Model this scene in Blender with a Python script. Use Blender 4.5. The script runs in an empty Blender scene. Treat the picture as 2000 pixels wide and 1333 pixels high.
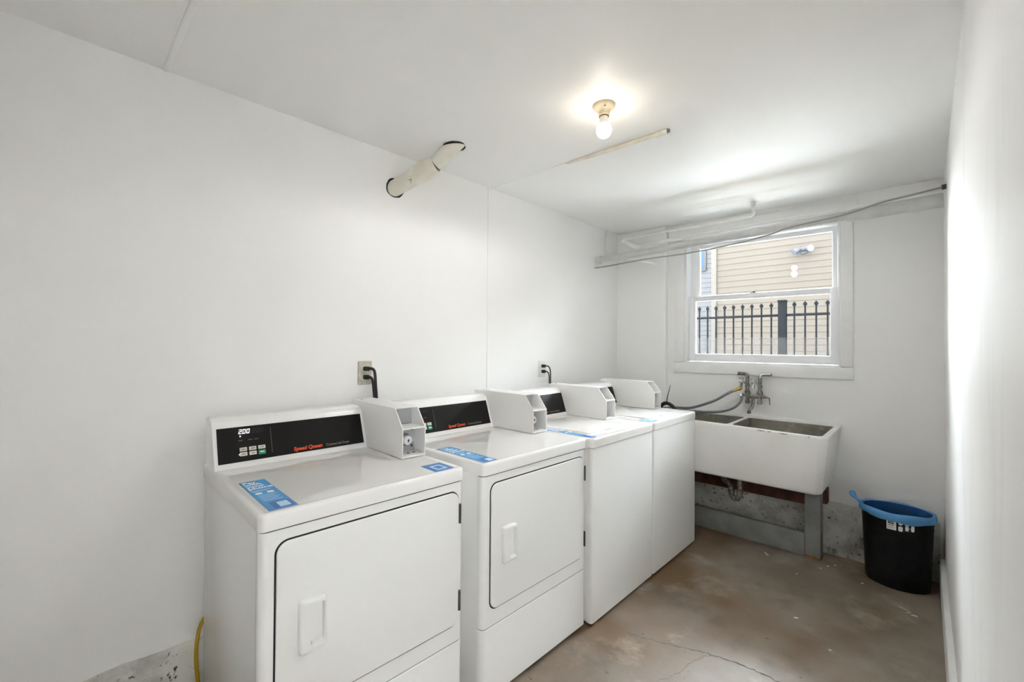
import bpy, bmesh, math, random
from mathutils import Matrix, Vector
random.seed(7)
S = bpy.context.scene
C = S.collection
PI = math.pi

# ------------------------------------------------------------------ camera, sky, exposure
cam_data = bpy.data.cameras.new('camera')
cam_data.sensor_width = 36.0
cam_data.lens = 853.34 / 2000 * 36.0
cam_data.clip_start = 0.02
cam = bpy.data.objects.new('camera', cam_data)
C.objects.link(cam)
YAW, PITCH, ROLL = 0.7617, 0.0098, 0.0067
_f = Vector((-math.sin(YAW) * math.cos(PITCH), math.cos(YAW) * math.cos(PITCH), math.sin(PITCH)))
_r = Vector((math.cos(YAW), math.sin(YAW), 0))
_u = _r.cross(_f)
_R = math.cos(ROLL) * _r + math.sin(ROLL) * _u
_U = -math.sin(ROLL) * _r + math.cos(ROLL) * _u
cam.matrix_world = Matrix((( _R.x, _U.x, -_f.x, 2.0126), (_R.y, _U.y, -_f.y, -1.7979), (_R.z, _U.z, -_f.z, 1.3628), (0, 0, 0, 1)))
S.camera = cam

world = bpy.data.worlds.new('overcast_sky')
S.world = world
world.use_nodes = True
bg = world.node_tree.nodes['Background']
bg.inputs['Color'].default_value = (0.90, 0.95, 1.0, 1)
bg.inputs['Strength'].default_value = 19.0

sun_data = bpy.data.lights.new('sun', 'SUN')
sun_data.energy = 4.0
sun_data.angle = math.radians(1.0)
sun_data.color = (1.0, 0.97, 0.92)
sun = bpy.data.objects.new('sun', sun_data)
C.objects.link(sun)
sun.rotation_euler = Vector((0.55, -0.06, -0.83)).to_track_quat('-Z', 'Y').to_euler()

BULB_STRENGTH = 15.0
BULB_LIGHT = 5.0
S.view_settings.view_transform = 'Standard'
S.view_settings.look = 'None'
S.view_settings.gamma = 1.0
S.view_settings.use_curve_mapping = False
S.view_settings.exposure = 1.57
S.cycles.use_denoising = True
S.cycles.max_bounces = 14
S.cycles.diffuse_bounces = 9
S.cycles.glossy_bounces = 5
S.cycles.transparent_max_bounces = 12

# ------------------------------------------------------------------ materials
def srgb(r, g, b):
    def f(c):
        c /= 255.0
        return c / 12.92 if c <= 0.04045 else ((c + 0.055) / 1.055) ** 2.4
    return (f(r), f(g), f(b), 1)

MATS = {}
def mat(name, col, rough=0.5, metal=0.0, var=None, vscale=6.0, vdetail=4.0, bump=0.0, bscale=80.0, spec=0.5,
        emit=None, estr=0.0, coat=0.0, lo=0.35, hi=0.65):
    m = bpy.data.materials.new(name)
    m.use_nodes = True
    nt = m.node_tree
    p = nt.nodes['Principled BSDF']
    p.inputs['Base Color'].default_value = col
    p.inputs['Roughness'].default_value = rough
    p.inputs['Metallic'].default_value = metal
    p.inputs['Specular IOR Level'].default_value = spec
    p.inputs['Coat Weight'].default_value = coat
    tc = None
    if var is not None or bump > 0:
        tc = nt.nodes.new('ShaderNodeTexCoord')
    if var is not None:
        n = nt.nodes.new('ShaderNodeTexNoise')
        n.inputs['Scale'].default_value = vscale
        n.inputs['Detail'].default_value = vdetail
        nt.links.new(tc.outputs['Object'], n.inputs['Vector'])
        r = nt.nodes.new('ShaderNodeValToRGB')
        r.color_ramp.elements[0].position = lo
        r.color_ramp.elements[0].color = col
        r.color_ramp.elements[1].position = hi
        r.color_ramp.elements[1].color = var
        nt.links.new(n.outputs['Fac'], r.inputs['Fac'])
        nt.links.new(r.outputs['Color'], p.inputs['Base Color'])
    if bump > 0:
        n2 = nt.nodes.new('ShaderNodeTexNoise')
        n2.inputs['Scale'].default_value = bscale
        n2.inputs['Detail'].default_value = 3
        nt.links.new(tc.outputs['Object'], n2.inputs['Vector'])
        b = nt.nodes.new('ShaderNodeBump')
        b.inputs['Strength'].default_value = bump
        b.inputs['Distance'].default_value = 0.01
        nt.links.new(n2.outputs['Fac'], b.inputs['Height'])
        nt.links.new(b.outputs['Normal'], p.inputs['Normal'])
    if emit is not None:
        p.inputs['Emission Color'].default_value = emit
        p.inputs['Emission Strength'].default_value = estr
    MATS[name] = m
    return m

def layered(name, base, layers, rough=0.6, rough2=None, bump=0.0, bscale=60.0):
    """base colour plus (colour, scale, detail, lo, hi, vector scale) noise layers mixed on top"""
    m = bpy.data.materials.new(name)
    m.use_nodes = True
    nt = m.node_tree
    p = nt.nodes['Principled BSDF']
    tc = nt.nodes.new('ShaderNodeTexCoord')
    prev = None
    for i, (col, sc, det, lo, hi, vs, kind) in enumerate(layers):
        mp = nt.nodes.new('ShaderNodeMapping')
        mp.inputs['Scale'].default_value = vs
        mp.inputs['Location'].default_value = (3.1 * i, 1.7 * i, 0.9 * i)
        nt.links.new(tc.outputs['Object'], mp.inputs['Vector'])
        if kind == 'crack':
            dn = nt.nodes.new('ShaderNodeTexNoise')
            dn.inputs['Scale'].default_value = 5.0
            dn.inputs['Detail'].default_value = 5
            nt.links.new(mp.outputs['Vector'], dn.inputs['Vector'])
            ad = nt.nodes.new('ShaderNodeMix')
            ad.data_type = 'RGBA'
            ad.inputs[0].default_value = 0.12
            nt.links.new(mp.outputs['Vector'], ad.inputs[6])
            nt.links.new(dn.outputs['Color'], ad.inputs[7])
            t = nt.nodes.new('ShaderNodeTexVoronoi')
            t.feature = 'DISTANCE_TO_EDGE'
            t.inputs['Scale'].default_value = sc
            nt.links.new(ad.outputs[2], t.inputs['Vector'])
            src = t.outputs['Distance']
        else:
            t = nt.nodes.new('ShaderNodeTexNoise')
            t.inputs['Scale'].default_value = sc
            t.inputs['Detail'].default_value = det
            t.inputs['Roughness'].default_value = 0.6
            nt.links.new(mp.outputs['Vector'], t.inputs['Vector'])
            src = t.outputs['Fac']
        r = nt.nodes.new('ShaderNodeMapRange')
        r.inputs['From Min'].default_value = lo
        r.inputs['From Max'].default_value = hi
        if kind == 'crack':
            r.inputs['To Min'].default_value = 1.0
            r.inputs['To Max'].default_value = 0.0
        else:
            r.inputs['To Max'].default_value = col[3]
        nt.links.new(src, r.inputs['Value'])
        mx = nt.nodes.new('ShaderNodeMix')
        mx.data_type = 'RGBA'
        if prev is None:
            mx.inputs[6].default_value = base
        else:
            nt.links.new(prev, mx.inputs[6])
        mx.inputs[7].default_value = (col[0], col[1], col[2], 1)
        nt.links.new(r.outputs['Result'], mx.inputs[0])
        prev = mx.outputs[2]
    nt.links.new(prev, p.inputs['Base Color'])
    p.inputs['Roughness'].default_value = rough
    if bump > 0:
        n2 = nt.nodes.new('ShaderNodeTexNoise')
        n2.inputs['Scale'].default_value = bscale
        n2.inputs['Detail'].default_value = 6
        nt.links.new(tc.outputs['Object'], n2.inputs['Vector'])
        b = nt.nodes.new('ShaderNodeBump')
        b.inputs['Strength'].default_value = bump
        b.inputs['Distance'].default_value = 0.01
        nt.links.new(n2.outputs['Fac'], b.inputs['Height'])
        nt.links.new(b.outputs['Normal'], p.inputs['Normal'])
    MATS[name] = m
    return m

def A(c, a):
    return (c[0], c[1], c[2], a)

V1 = (1, 1, 1)
mat('wall_paint', (0.875, 0.872, 0.865, 1), 0.45, var=(0.89, 0.888, 0.88, 1), vscale=1.6, bump=0.12, bscale=9, spec=0.35)
layered('gloss_wall_paint', (0.86, 0.857, 0.85, 1),
        [(A((0.70, 0.70, 0.70), 0.6), 2.2, 4, 0.52, 0.75, (1, 3.0, 0.7), 'n'),
         (A((0.84, 0.84, 0.84), 0.7), 3.0, 3, 0.5, 0.7, (1, 2.0, 0.5), 'n')], rough=0.42, bump=0.12, bscale=6)
MATS['gloss_wall_paint'].node_tree.nodes['Principled BSDF'].inputs['Specular IOR Level'].default_value = 0.14
mat('ceiling_paint', (0.885, 0.883, 0.877, 1), 0.46, var=(0.895, 0.893, 0.888, 1), vscale=2.2, bump=0.10, bscale=11, spec=0.22)
mat('trim_paint', (0.87, 0.87, 0.865, 1), 0.32, var=(0.84, 0.84, 0.835, 1), vscale=9, bump=0.06, bscale=30)
mat('window_vinyl', (0.86, 0.87, 0.88, 1), 0.3)
mat('pipe_paint', (0.84, 0.84, 0.825, 1), 0.42, var=(0.78, 0.78, 0.765, 1), vscale=14, bump=0.15, bscale=60)
mat('duct_paint', (0.78, 0.75, 0.67, 1), 0.42, var=(0.68, 0.64, 0.54, 1), vscale=12, bump=0.3, bscale=26)
mat('joint_rust', srgb(92, 66, 44), 0.75, var=srgb(150, 130, 105), vscale=30)
mat('enamel', (0.85, 0.85, 0.84, 1), 0.24, coat=0.15)
mat('enamel_top', (0.85, 0.84, 0.825, 1), 0.10, coat=0.3)
mat('coin_box_paint', (0.82, 0.815, 0.80, 1), 0.38, bump=0.04, bscale=300)
mat('gap_black', (0.012, 0.012, 0.012, 1), 0.7)
mat('seam_light', (0.30, 0.30, 0.295, 1), 0.6)
mat('seam_grey', (0.035, 0.035, 0.034, 1), 0.7)
mat('panel_black', (0.0075, 0.0065, 0.006, 1), 0.35, spec=0.2)
mat('display_tint', (0.018, 0.016, 0.015, 1), 0.3, spec=0.2)
mat('print_grey', (0.22, 0.21, 0.20, 1), 0.5)
mat('print_dim', (0.09, 0.085, 0.08, 1), 0.5)
mat('print_orange', srgb(226, 78, 32), 0.5)
mat('print_white', (0.85, 0.88, 0.9, 1), 0.45)
mat('button_grey', srgb(205, 200, 188), 0.5)
mat('button_green', srgb(30, 150, 115), 0.5)
mat('led_white', (1, 1, 1, 1), 0.5, emit=(1, 1, 1, 1), estr=0.30)
mat('hinge_steel', srgb(84, 82, 76), 0.45, metal=0.6)
mat('mech_grey', srgb(120, 122, 124), 0.42, metal=0.6)
mat('mech_plate', srgb(176, 177, 180), 0.4, metal=0.2)
mat('lock_white', srgb(225, 226, 230), 0.3, metal=0.1)
mat('black_rubber', (0.016, 0.016, 0.017, 1), 0.5)
mat('outlet_ivory', (0.72, 0.70, 0.64, 1), 0.4)
mat('outlet_white', (0.80, 0.80, 0.79, 1), 0.35)
mat('outlet_dirty', (0.60, 0.57, 0.50, 1), 0.5, var=(0.42, 0.38, 0.30, 1), vscale=40)
mat('porcelain', (0.83, 0.825, 0.81, 1), 0.27, var=(0.78, 0.775, 0.75, 1), vscale=5, lo=0.45, hi=0.8)
layered('sink_inside', srgb(128, 122, 110), [(A(srgb(88, 84, 76), 1), 7, 6, 0.42, 0.68, V1, 'n'),
        (A(srgb(176, 172, 160), 1), 11, 6, 0.58, 0.78, V1, 'n')], rough=0.55, bump=0.2, bscale=60)
mat('chipped_rim', srgb(120, 112, 98), 0.8, var=srgb(90, 82, 72), vscale=60)
layered('chrome_worn', srgb(158, 154, 145), [(A(srgb(108, 103, 92), 1), 60, 4, 0.4, 0.6, V1, 'n')], rough=0.36)
MATS['chrome_worn'].node_tree.nodes['Principled BSDF'].inputs['Metallic'].default_value = 0.75
mat('chrome', (0.60, 0.61, 0.63, 1), 0.16, metal=1.0)
mat('brass', srgb(178, 150, 84), 0.35, metal=0.7)
mat('hose_grey', srgb(112, 113, 118), 0.4)
mat('cable_grey', srgb(150, 150, 148), 0.5)
mat('drain_paint_shaded', (0.60, 0.60, 0.59, 1), 0.42, var=(0.54, 0.54, 0.53, 1), vscale=14, bump=0.15, bscale=60)  # white pipe greyed all over: shade of its underside put into the colour
mat('grey_timber', srgb(136, 137, 136), 0.6, var=srgb(120, 121, 120), vscale=8, bump=0.25, bscale=30)
mat('brown_timber', srgb(92, 52, 34), 0.75, var=srgb(58, 32, 22), vscale=14, bump=0.35, bscale=40)
mat('bare_wood', srgb(150, 112, 76), 0.8, var=srgb(110, 74, 48), vscale=50)
layered('footing_concrete', srgb(206, 204, 198),
        [(A(srgb(164, 162, 156), 1), 6, 7, 0.44, 0.66, V1, 'n'),
         (A(srgb(232, 230, 222), 1), 4, 5, 0.52, 0.75, V1, 'n'),
         (A(srgb(60, 58, 58), 1), 44, 4, 0.62, 0.68, V1, 'n'),
         (A(srgb(96, 94, 92), 0.8), 9, 8, 0.60, 0.72, V1, 'n')], rough=0.85, bump=0.5, bscale=45)
layered('floor_concrete', srgb(146, 135, 122),
        [(A(srgb(118, 106, 93), 1), 1.3, 5, 0.40, 0.60, V1, 'n'),
         (A(srgb(104, 78, 46), 0.95), 1.0, 3, 0.45, 0.60, V1, 'n'),
         (A(srgb(168, 157, 141), 0.9), 2.7, 7, 0.56, 0.72, V1, 'n'),
         (A(srgb(84, 73, 62), 0.8), 4.2, 7, 0.55, 0.76, V1, 'n'),
         (A(srgb(56, 48, 42), 0.8), 26, 5, 0.68, 0.74, V1, 'n')], rough=0.40, bump=0.08, bscale=40)
mat('crack_dirt', srgb(84, 76, 66), 0.9, var=srgb(104, 95, 84), vscale=40)
mat('bin_plastic', (0.005, 0.005, 0.0055, 1), 0.45, var=(0.010, 0.010, 0.011, 1), vscale=30, bump=0.05, bscale=60, spec=0.22)
mat('bin_label_white', srgb(228, 228, 226), 0.5)
mat('sticker_blue', srgb(62, 148, 205), 0.4, var=srgb(60, 118, 190), vscale=3)
mat('sticker_print', srgb(190, 222, 242), 0.4)
mat('sticker_deep', srgb(48, 104, 178), 0.4)
mat('ceramic_cream', (0.66, 0.58, 0.42, 1), 0.3)
mat('bulb_neck', (0.82, 0.80, 0.74, 1), 0.4)
mat('bulb_glow', (1, 1, 1, 1), 0.5, emit=(1.0, 0.89, 0.72, 1), estr=BULB_STRENGTH)
mat('yellow_hose', srgb(168, 138, 10), 0.5)
mat('paint_chip', srgb(220, 216, 206), 0.7)
mat('fence_metal', (0.0012, 0.0015, 0.0018, 1), 0.7, spec=0.02)
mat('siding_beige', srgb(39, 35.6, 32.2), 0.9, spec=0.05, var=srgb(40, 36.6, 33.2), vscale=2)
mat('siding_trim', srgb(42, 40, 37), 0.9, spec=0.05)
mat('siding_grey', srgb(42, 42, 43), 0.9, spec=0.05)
mat('house_glass', srgb(26, 36, 46), 0.6, spec=0.02)
mat('lamp_grey', srgb(24, 27, 32), 0.6, spec=0.2)
mat('lamp_lens', srgb(72, 74, 73), 0.3, spec=0.3)
mat('ground_gravel', srgb(150, 147, 140), 0.95, var=srgb(130, 127, 120), vscale=9)
mat('soil', srgb(112, 102, 86), 0.95, var=srgb(88, 80, 66), vscale=7)
mat('bounce_ground', srgb(236, 236, 235), 0.9, var=srgb(228, 228, 227), vscale=6)  # very pale unseen ground, made to bounce sky light
mat('sky_block_paint', (0.76, 0.75, 0.73, 1), 0.6)

def glass_mat():
    m = bpy.data.materials.new('window_glass')
    m.use_nodes = True
    nt = m.node_tree
    nt.nodes.remove(nt.nodes['Principled BSDF'])
    out = nt.nodes['Material Output']
    tr = nt.nodes.new('ShaderNodeBsdfTransparent')
    tr.inputs['Color'].default_value = (0.97, 0.985, 0.98, 1)
    gl = nt.nodes.new('ShaderNodeBsdfGlossy')
    gl.inputs['Roughness'].default_value = 0.0
    fr = nt.nodes.new('ShaderNodeFresnel')
    fr.inputs['IOR'].default_value = 1.38
    mx = nt.nodes.new('ShaderNodeMixShader')
    nt.links.new(fr.outputs[0], mx.inputs[0])
    nt.links.new(tr.outputs[0], mx.inputs[1])
    nt.links.new(gl.outputs[0], mx.inputs[2])
    nt.links.new(mx.outputs[0], out.inputs['Surface'])
    MATS['window_glass'] = m
glass_mat()

def pale_sheet_mat():
    m = bpy.data.materials.new('pale_sheet_mix')
    m.use_nodes = True
    nt = m.node_tree
    p = nt.nodes['Principled BSDF']
    p.inputs['Base Color'].default_value = (0.85, 0.88, 0.90, 1)
    p.inputs['Roughness'].default_value = 0.6
    out = nt.nodes['Material Output']
    tp = nt.nodes.new('ShaderNodeBsdfTransparent')
    mx = nt.nodes.new('ShaderNodeMixShader')
    mx.inputs[0].default_value = 0.10
    nt.links.new(tp.outputs[0], mx.inputs[1])
    nt.links.new(p.outputs[0], mx.inputs[2])
    nt.links.new(mx.outputs[0], out.inputs['Surface'])
    MATS['pale_sheet_mix'] = m
pale_sheet_mat()

def liner_mat(name, clear, col):
    m = bpy.data.materials.new(name)
    m.use_nodes = True
    nt = m.node_tree
    p = nt.nodes['Principled BSDF']
    p.inputs['Base Color'].default_value = col
    p.inputs['Roughness'].default_value = 0.2
    out = nt.nodes['Material Output']
    tl = nt.nodes.new('ShaderNodeBsdfTranslucent')
    tl.inputs['Color'].default_value = srgb(70, 150, 220)
    mx = nt.nodes.new('ShaderNodeMixShader')
    mx.inputs[0].default_value = 0.35
    nt.links.new(p.outputs[0], mx.inputs[1])
    nt.links.new(tl.outputs[0], mx.inputs[2])
    tp = nt.nodes.new('ShaderNodeBsdfTransparent')
    tp.inputs['Color'].default_value = srgb(170, 210, 245)
    mx2 = nt.nodes.new('ShaderNodeMixShader')
    mx2.inputs[0].default_value = clear
    nt.links.new(mx.outputs[0], mx2.inputs[1])
    nt.links.new(tp.outputs[0], mx2.inputs[2])
    nt.links.new(mx2.outputs[0], out.inputs['Surface'])
    MATS[name] = m
liner_mat('blue_film', 0.10, srgb(112, 184, 242))
liner_mat('blue_film_inner', 0.62, srgb(52, 126, 204))

# ------------------------------------------------------------------ mesh helpers
def obj(name, bm, material, parent=None, smooth=True, angle=38):
    me = bpy.data.meshes.new(name)
    bmesh.ops.recalc_face_normals(bm, faces=bm.faces[:])
    bm.to_mesh(me)
    bm.free()
    ms = material if isinstance(material, (list, tuple)) else [material]
    for k in ms:
        me.materials.append(MATS[k])
    if smooth:
        for p in me.polygons:
            p.use_smooth = True
        me.set_sharp_from_angle(angle=math.radians(angle))
    o = bpy.data.objects.new(name, me)
    C.objects.link(o)
    if parent is not None:
        o.parent = parent
    return o

def tag(o, label, cat, group=None):
    o['label'] = label
    o['category'] = cat
    if group:
        o['group'] = group
    return o

def thing(name, label, cat, loc=(0, 0, 0), rz=0.0, group=None):
    o = bpy.data.objects.new(name, None)
    o.empty_display_size = 0.1
    C.objects.link(o)
    o.location = loc
    o.rotation_euler = (0, 0, rz)
    return tag(o, label, cat, group)

def struct(o):
    o['kind'] = 'structure'
    return o

def new():
    return bmesh.new()

def box(bm, x0, x1, y0, y1, z0, z1, bev=0.0, seg=2, mi=0):
    r = bmesh.ops.create_cube(bm, size=1.0)
    vs = r['verts']
    for v in vs:
        v.co = Vector((x0 + (v.co.x + 0.5) * (x1 - x0), y0 + (v.co.y + 0.5) * (y1 - y0), z0 + (v.co.z + 0.5) * (z1 - z0)))
    fs = set(f for v in vs for f in v.link_faces)
    for f in fs:
        f.material_index = mi
    if bev > 0:
        es = list(set(e for v in vs for e in v.link_edges))
        bmesh.ops.bevel(bm, geom=es, offset=bev, segments=seg, profile=0.5, affect='EDGES')
    return bm

def bx(*a, **k):
    return box(new(), *a, **k)

def rrect(u0, u1, v0, v1, radii, n=6):
    if not isinstance(radii, (list, tuple)):
        radii = [radii] * 4
    cs = [((u0, v0), PI, radii[0], (1, 1)), ((u1, v0), 1.5 * PI, radii[1], (-1, 1)), ((u1, v1), 0.0, radii[2], (-1, -1)), ((u0, v1), 0.5 * PI, radii[3], (1, -1))]
    pts = []
    for (c, a0, r, s) in cs:
        r = max(r, 0.0004)
        cx, cy = c[0] + s[0] * r, c[1] + s[1] * r
        for i in range(n + 1):
            a = a0 + 0.5 * PI * i / n
            pts.append((cx + r * math.cos(a), cy + r * math.sin(a)))
    return pts

AX = {'z': lambda u, v, h: (u, v, h), 'x': lambda u, v, h: (h, u, v), 'y': lambda u, v, h: (u, h, v)}

def stack(bm, loops, axis='z', cap0=True, cap1=True, mis=None):
    """loops: list of (points, height); bridged one to the next"""
    f = AX[axis]
    rows = [[bm.verts.new(f(p[0], p[1], h)) for p in pts] for pts, h in loops]
    n = len(rows[0])
    for k in range(len(rows) - 1):
        for i in range(n):
            fc = bm.faces.new((rows[k][i], rows[k][(i + 1) % n], rows[k + 1][(i + 1) % n], rows[k + 1][i]))
            if mis:
                fc.material_index = mis[k]
    if cap0:
        bm.faces.new(rows[0][::-1])
    if cap1:
        fc = bm.faces.new(rows[-1])
        if mis:
            fc.material_index = mis[-1]
    return rows

def plate(u0, u1, v0, v1, h0, h1, r=0.01, bev=0.002, axis='z', n=6, seg=4, radii=None, bm=None):
    bm = bm or new()
    R = radii if radii else [r] * 4
    d = 1 if h1 > h0 else -1
    loops = [(rrect(u0, u1, v0, v1, R, n), h0)]
    for i in range(seg + 1):
        a = 0.5 * PI * i / seg
        ins = bev * (1 - math.cos(a))
        hh = h1 - d * bev * (1 - math.sin(a))
        loops.append((rrect(u0 + ins, u1 - ins, v0 + ins, v1 - ins, [max(q - ins, 0.0004) for q in R], n), hh))
    stack(bm, loops, axis)
    return bm

def prism(bm, pts, y0, y1, axis='y'):
    f = {'y': lambda p, h: (p[0], h, p[1]), 'z': lambda p, h: (p[0], p[1], h), 'x': lambda p, h: (h, p[0], p[1])}[axis]
    a = [bm.verts.new(f(p, y0)) for p in pts]
    b = [bm.verts.new(f(p, y1)) for p in pts]
    n = len(pts)
    bm.faces.new(a)
    bm.faces.new(b[::-1])
    for i in range(n):
        bm.faces.new((a[i], a[(i + 1) % n], b[(i + 1) % n], b[i]))
    return bm

def tube(bm, pts, r, seg=12, caps=True):
    pts = [Vector(p) for p in pts]
    rs = r if isinstance(r, (list, tuple)) else [r] * len(pts)
    t0 = (pts[1] - pts[0]).normalized()
    nrm = Vector((0, 0, 1)) if abs(t0.z) < 0.9 else Vector((1, 0, 0))
    nrm = (nrm - t0 * nrm.dot(t0)).normalized()
    rows = []
    for i, p in enumerate(pts):
        if i == 0:
            t = t0
        elif i == len(pts) - 1:
            t = (pts[i] - pts[i - 1]).normalized()
        else:
            t = ((pts[i + 1] - pts[i]).normalized() + (pts[i] - pts[i - 1]).normalized())
            t = t.normalized() if t.length > 1e-6 else (pts[i + 1] - pts[i]).normalized()
        nrm = (nrm - t * nrm.dot(t)).normalized()
        b = t.cross(nrm)
        rows.append([bm.verts.new(p + (nrm * math.cos(2 * PI * k / seg) + b * math.sin(2 * PI * k / seg)) * rs[i]) for k in range(seg)])
    for a, b in zip(rows, rows[1:]):
        for k in range(seg):
            bm.faces.new((a[k], a[(k + 1) % seg], b[(k + 1) % seg], b[k]))
    if caps:
        bm.faces.new(rows[0][::-1])
        bm.faces.new(rows[-1])
    return bm

def spline(pts, n=8):
    pts = [Vector(p) for p in pts]
    P = [pts[0] * 2 - pts[1]] + pts + [pts[-1] * 2 - pts[-2]]
    out = []
    for i in range(1, len(P) - 2):
        for k in range(n):
            t = k / n
            a, b, c, d = P[i - 1], P[i], P[i + 1], P[i + 2]
            out.append(0.5 * ((2 * b) + (c - a) * t + (2 * a - 5 * b + 4 * c - d) * t * t + (3 * b - a - 3 * c + d) * t ** 3))
    out.append(pts[-1])
    return out

def lathe(bm, prof, origin=(0, 0, 0), seg=24, axis='z'):
    o = Vector(origin)
    rows = []
    for r, h in prof:
        row = []
        for k in range(seg):
            a = 2 * PI * k / seg
            c, s = r * math.cos(a), r * math.sin(a)
            q = {'z': (c, s, h), 'x': (h, c, s), 'y': (s, h, c)}[axis]
            row.append(bm.verts.new(o + Vector(q)))
        rows.append(row)
    for a, b in zip(rows, rows[1:]):
        for k in range(seg):
            bm.faces.new((a[k], a[(k + 1) % seg], b[(k + 1) % seg], b[k]))
    bm.faces.new(rows[0][::-1])
    bm.faces.new(rows[-1])
    return bm

def text(name, body, size, material, parent, M, shear=0.0, bold=0.0, width=1.0, depth=0.0003):
    cu = bpy.data.curves.new(name, 'FONT')
    cu.body = body
    cu.size = size
    cu.shear = shear
    cu.offset = bold
    cu.extrude = depth
    cu.resolution_u = 3
    t = bpy.data.objects.new(name, cu)
    C.objects.link(t)
    bpy.context.view_layer.update()
    me = bpy.data.meshes.new_from_object(t)
    bpy.data.objects.remove(t)
    bpy.data.curves.remove(cu)
    me.transform(Matrix.Diagonal((width, 1, 1, 1)))
    me.transform(M)
    me.materials.clear()
    me.materials.append(MATS[material])
    o = bpy.data.objects.new(name, me)
    C.objects.link(o)
    o.parent = parent
    return o

def frame(origin, xa, ya):
    xa, ya = Vector(xa).normalized(), Vector(ya).normalized()
    za = xa.cross(ya)
    o = Vector(origin)
    return Matrix(((xa.x, ya.x, za.x, o.x), (xa.y, ya.y, za.y, o.y), (xa.z, ya.z, za.z, o.z), (0, 0, 0, 1)))

# ------------------------------------------------------------------ setting: room shell
H = 2.358            # ceiling height
YB, THB = 1.722, 0.0293   # back wall: where it meets the left wall, and its slight skew
TB = Matrix.Translation((0, YB, 0)) @ Matrix.Rotation(THB, 4, 'Z')
XR, THR = 2.0772, 0.007   # right wall
YEND = -2.75         # end wall behind the camera

def back(bm):
    bm.transform(TB)
    return bm

def bw(x, dy, z):
    return TB @ Vector((x, dy, z))

# floor and ceiling
struct(obj('floor', bx(-0.15, 2.35, YEND - 0.15, 2.05, -0.12, 0.0), 'floor_concrete', smooth=False))
struct(obj('ceiling', bx(-0.15, 2.35, YEND - 0.15, 2.05, H, H + 0.15), 'ceiling_paint', smooth=False))
struct(obj('wall_left', bx(-0.14, 0.0, YEND - 0.14, 2.0, 0.0, H), 'wall_paint', smooth=False))
struct(obj('wall_front', bx(0.0, 2.25, YEND - 0.14, YEND, 0.0, H), 'wall_paint', smooth=False))

# back wall with the window opening (local: x along the wall, y outwards)
WX0, WX1, WZ0, WZ1 = 0.578, 1.595, 1.235, 2.20
bm = new()
box(bm, -0.2, WX0, 0, 0.16, 0.0, H)
box(bm, WX1, 2.3, 0, 0.16, 0.0, H)
box(bm, WX0, WX1, 0, 0.16, 0.0, WZ0)
box(bm, WX0, WX1, 0, 0.16, WZ1, H)
struct(obj('wall_back', back(bm), 'wall_paint', smooth=False))

# right wall with the doorway the photograph is taken from
MR = Matrix.Translation((XR, YB, 0)) @ Matrix.Rotation(THR, 4, 'Z')
D0, D1 = -3.02, -3.82        # doorway along the wall, measured from the back corner
bm = new()
box(bm, 0, 0.13, D0, 0.2, 0, H)
box(bm, 0, 0.13, -4.6, D1, 0, H)
box(bm, 0, 0.13, D1, D0, 2.06, H)
bm.transform(MR)
struct(obj('wall_right', bm, 'gloss_wall_paint', smooth=False))
bm = plate(D0, 0.02, 0.0, 0.152, 0.004, -0.022, r=0.001, bev=0.008, axis='x')
bm.transform(MR)
struct(obj('baseboard_right', bm, 'trim_paint'))

# concrete footings along the left and back walls
def rough_strip(x0, x1, z1, d, n, seed, taper=0.006):
    rnd = random.Random(seed)
    bm = new()
    rows = []
    for i in range(n + 1):
        x = x0 + (x1 - x0) * i / n
        z = z1 + rnd.uniform(-0.006, 0.006)
        dd = d + rnd.uniform(-0.002, 0.002)
        prof = [(0.0, 0.0), (-dd - taper, 0.0), (-dd - taper * 0.4, z * 0.5), (-dd, z - 0.008), (-dd + 0.006, z), (0.0, z + 0.004)]
        rows.append([bm.verts.new((x, p[0], p[1])) for p in prof])
    for a, b in zip(rows, rows[1:]):
        for k in range(len(a) - 1):
            bm.faces.new((a[k], a[k + 1], b[k + 1], b[k]))
    bm.faces.new(rows[0])
    bm.faces.new(rows[-1][::-1])
    return bm
bm = rough_strip(0.0, 2.06, 0.335, 0.012, 40, 3)
struct(obj('baseboard_back', back(bm), 'footing_concrete'))
bm = rough_strip(-4.45, 0.0, 0.246, 0.018, 80, 5)
bm.transform(Matrix.Translation((0, 1.72, 0)) @ Matrix.Rotation(0.5 * PI, 4, 'Z'))
struct(obj('baseboard_left', bm, 'footing_concrete'))

# hairline crack running across the concrete floor
rnd = random.Random(21)
def crack(pts, w):
    P_ = spline([(p[0], p[1], 0) for p in pts], 10)
    bm = new()
    prev = None
    for i, p in enumerate(P_):
        t = i / (len(P_) - 1)
        jx, jy = rnd.uniform(-0.006, 0.006), rnd.uniform(-0.006, 0.006)
        ww = w * (0.35 + 0.65 * math.sin(PI * min(max(t, 0.03), 0.97))) * rnd.uniform(0.5, 1.3)
        row = [bm.verts.new((p.x + jx, p.y + jy - ww, 0.0002)), bm.verts.new((p.x + jx, p.y + jy, 0.0007)), bm.verts.new((p.x + jx, p.y + jy + ww, 0.0002))]
        if prev:
            for k in range(2):
                bm.faces.new((prev[k], row[k], row[k + 1], prev[k + 1]))
        prev = row
    return bm
FL = bpy.data.objects['floor']
obj('crack', crack([(0.98, 0.10), (1.158, 0.162), (1.316, 0.224), (1.433, 0.251), (1.567, 0.251), (1.72, 0.20), (1.85, 0.10)], 0.0036), 'crack_dirt', FL)
obj('crack', crack([(1.316, 0.224), (1.27, 0.12), (1.25, 0.0), (1.20, -0.12)], 0.0018), 'crack_dirt', FL)

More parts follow.
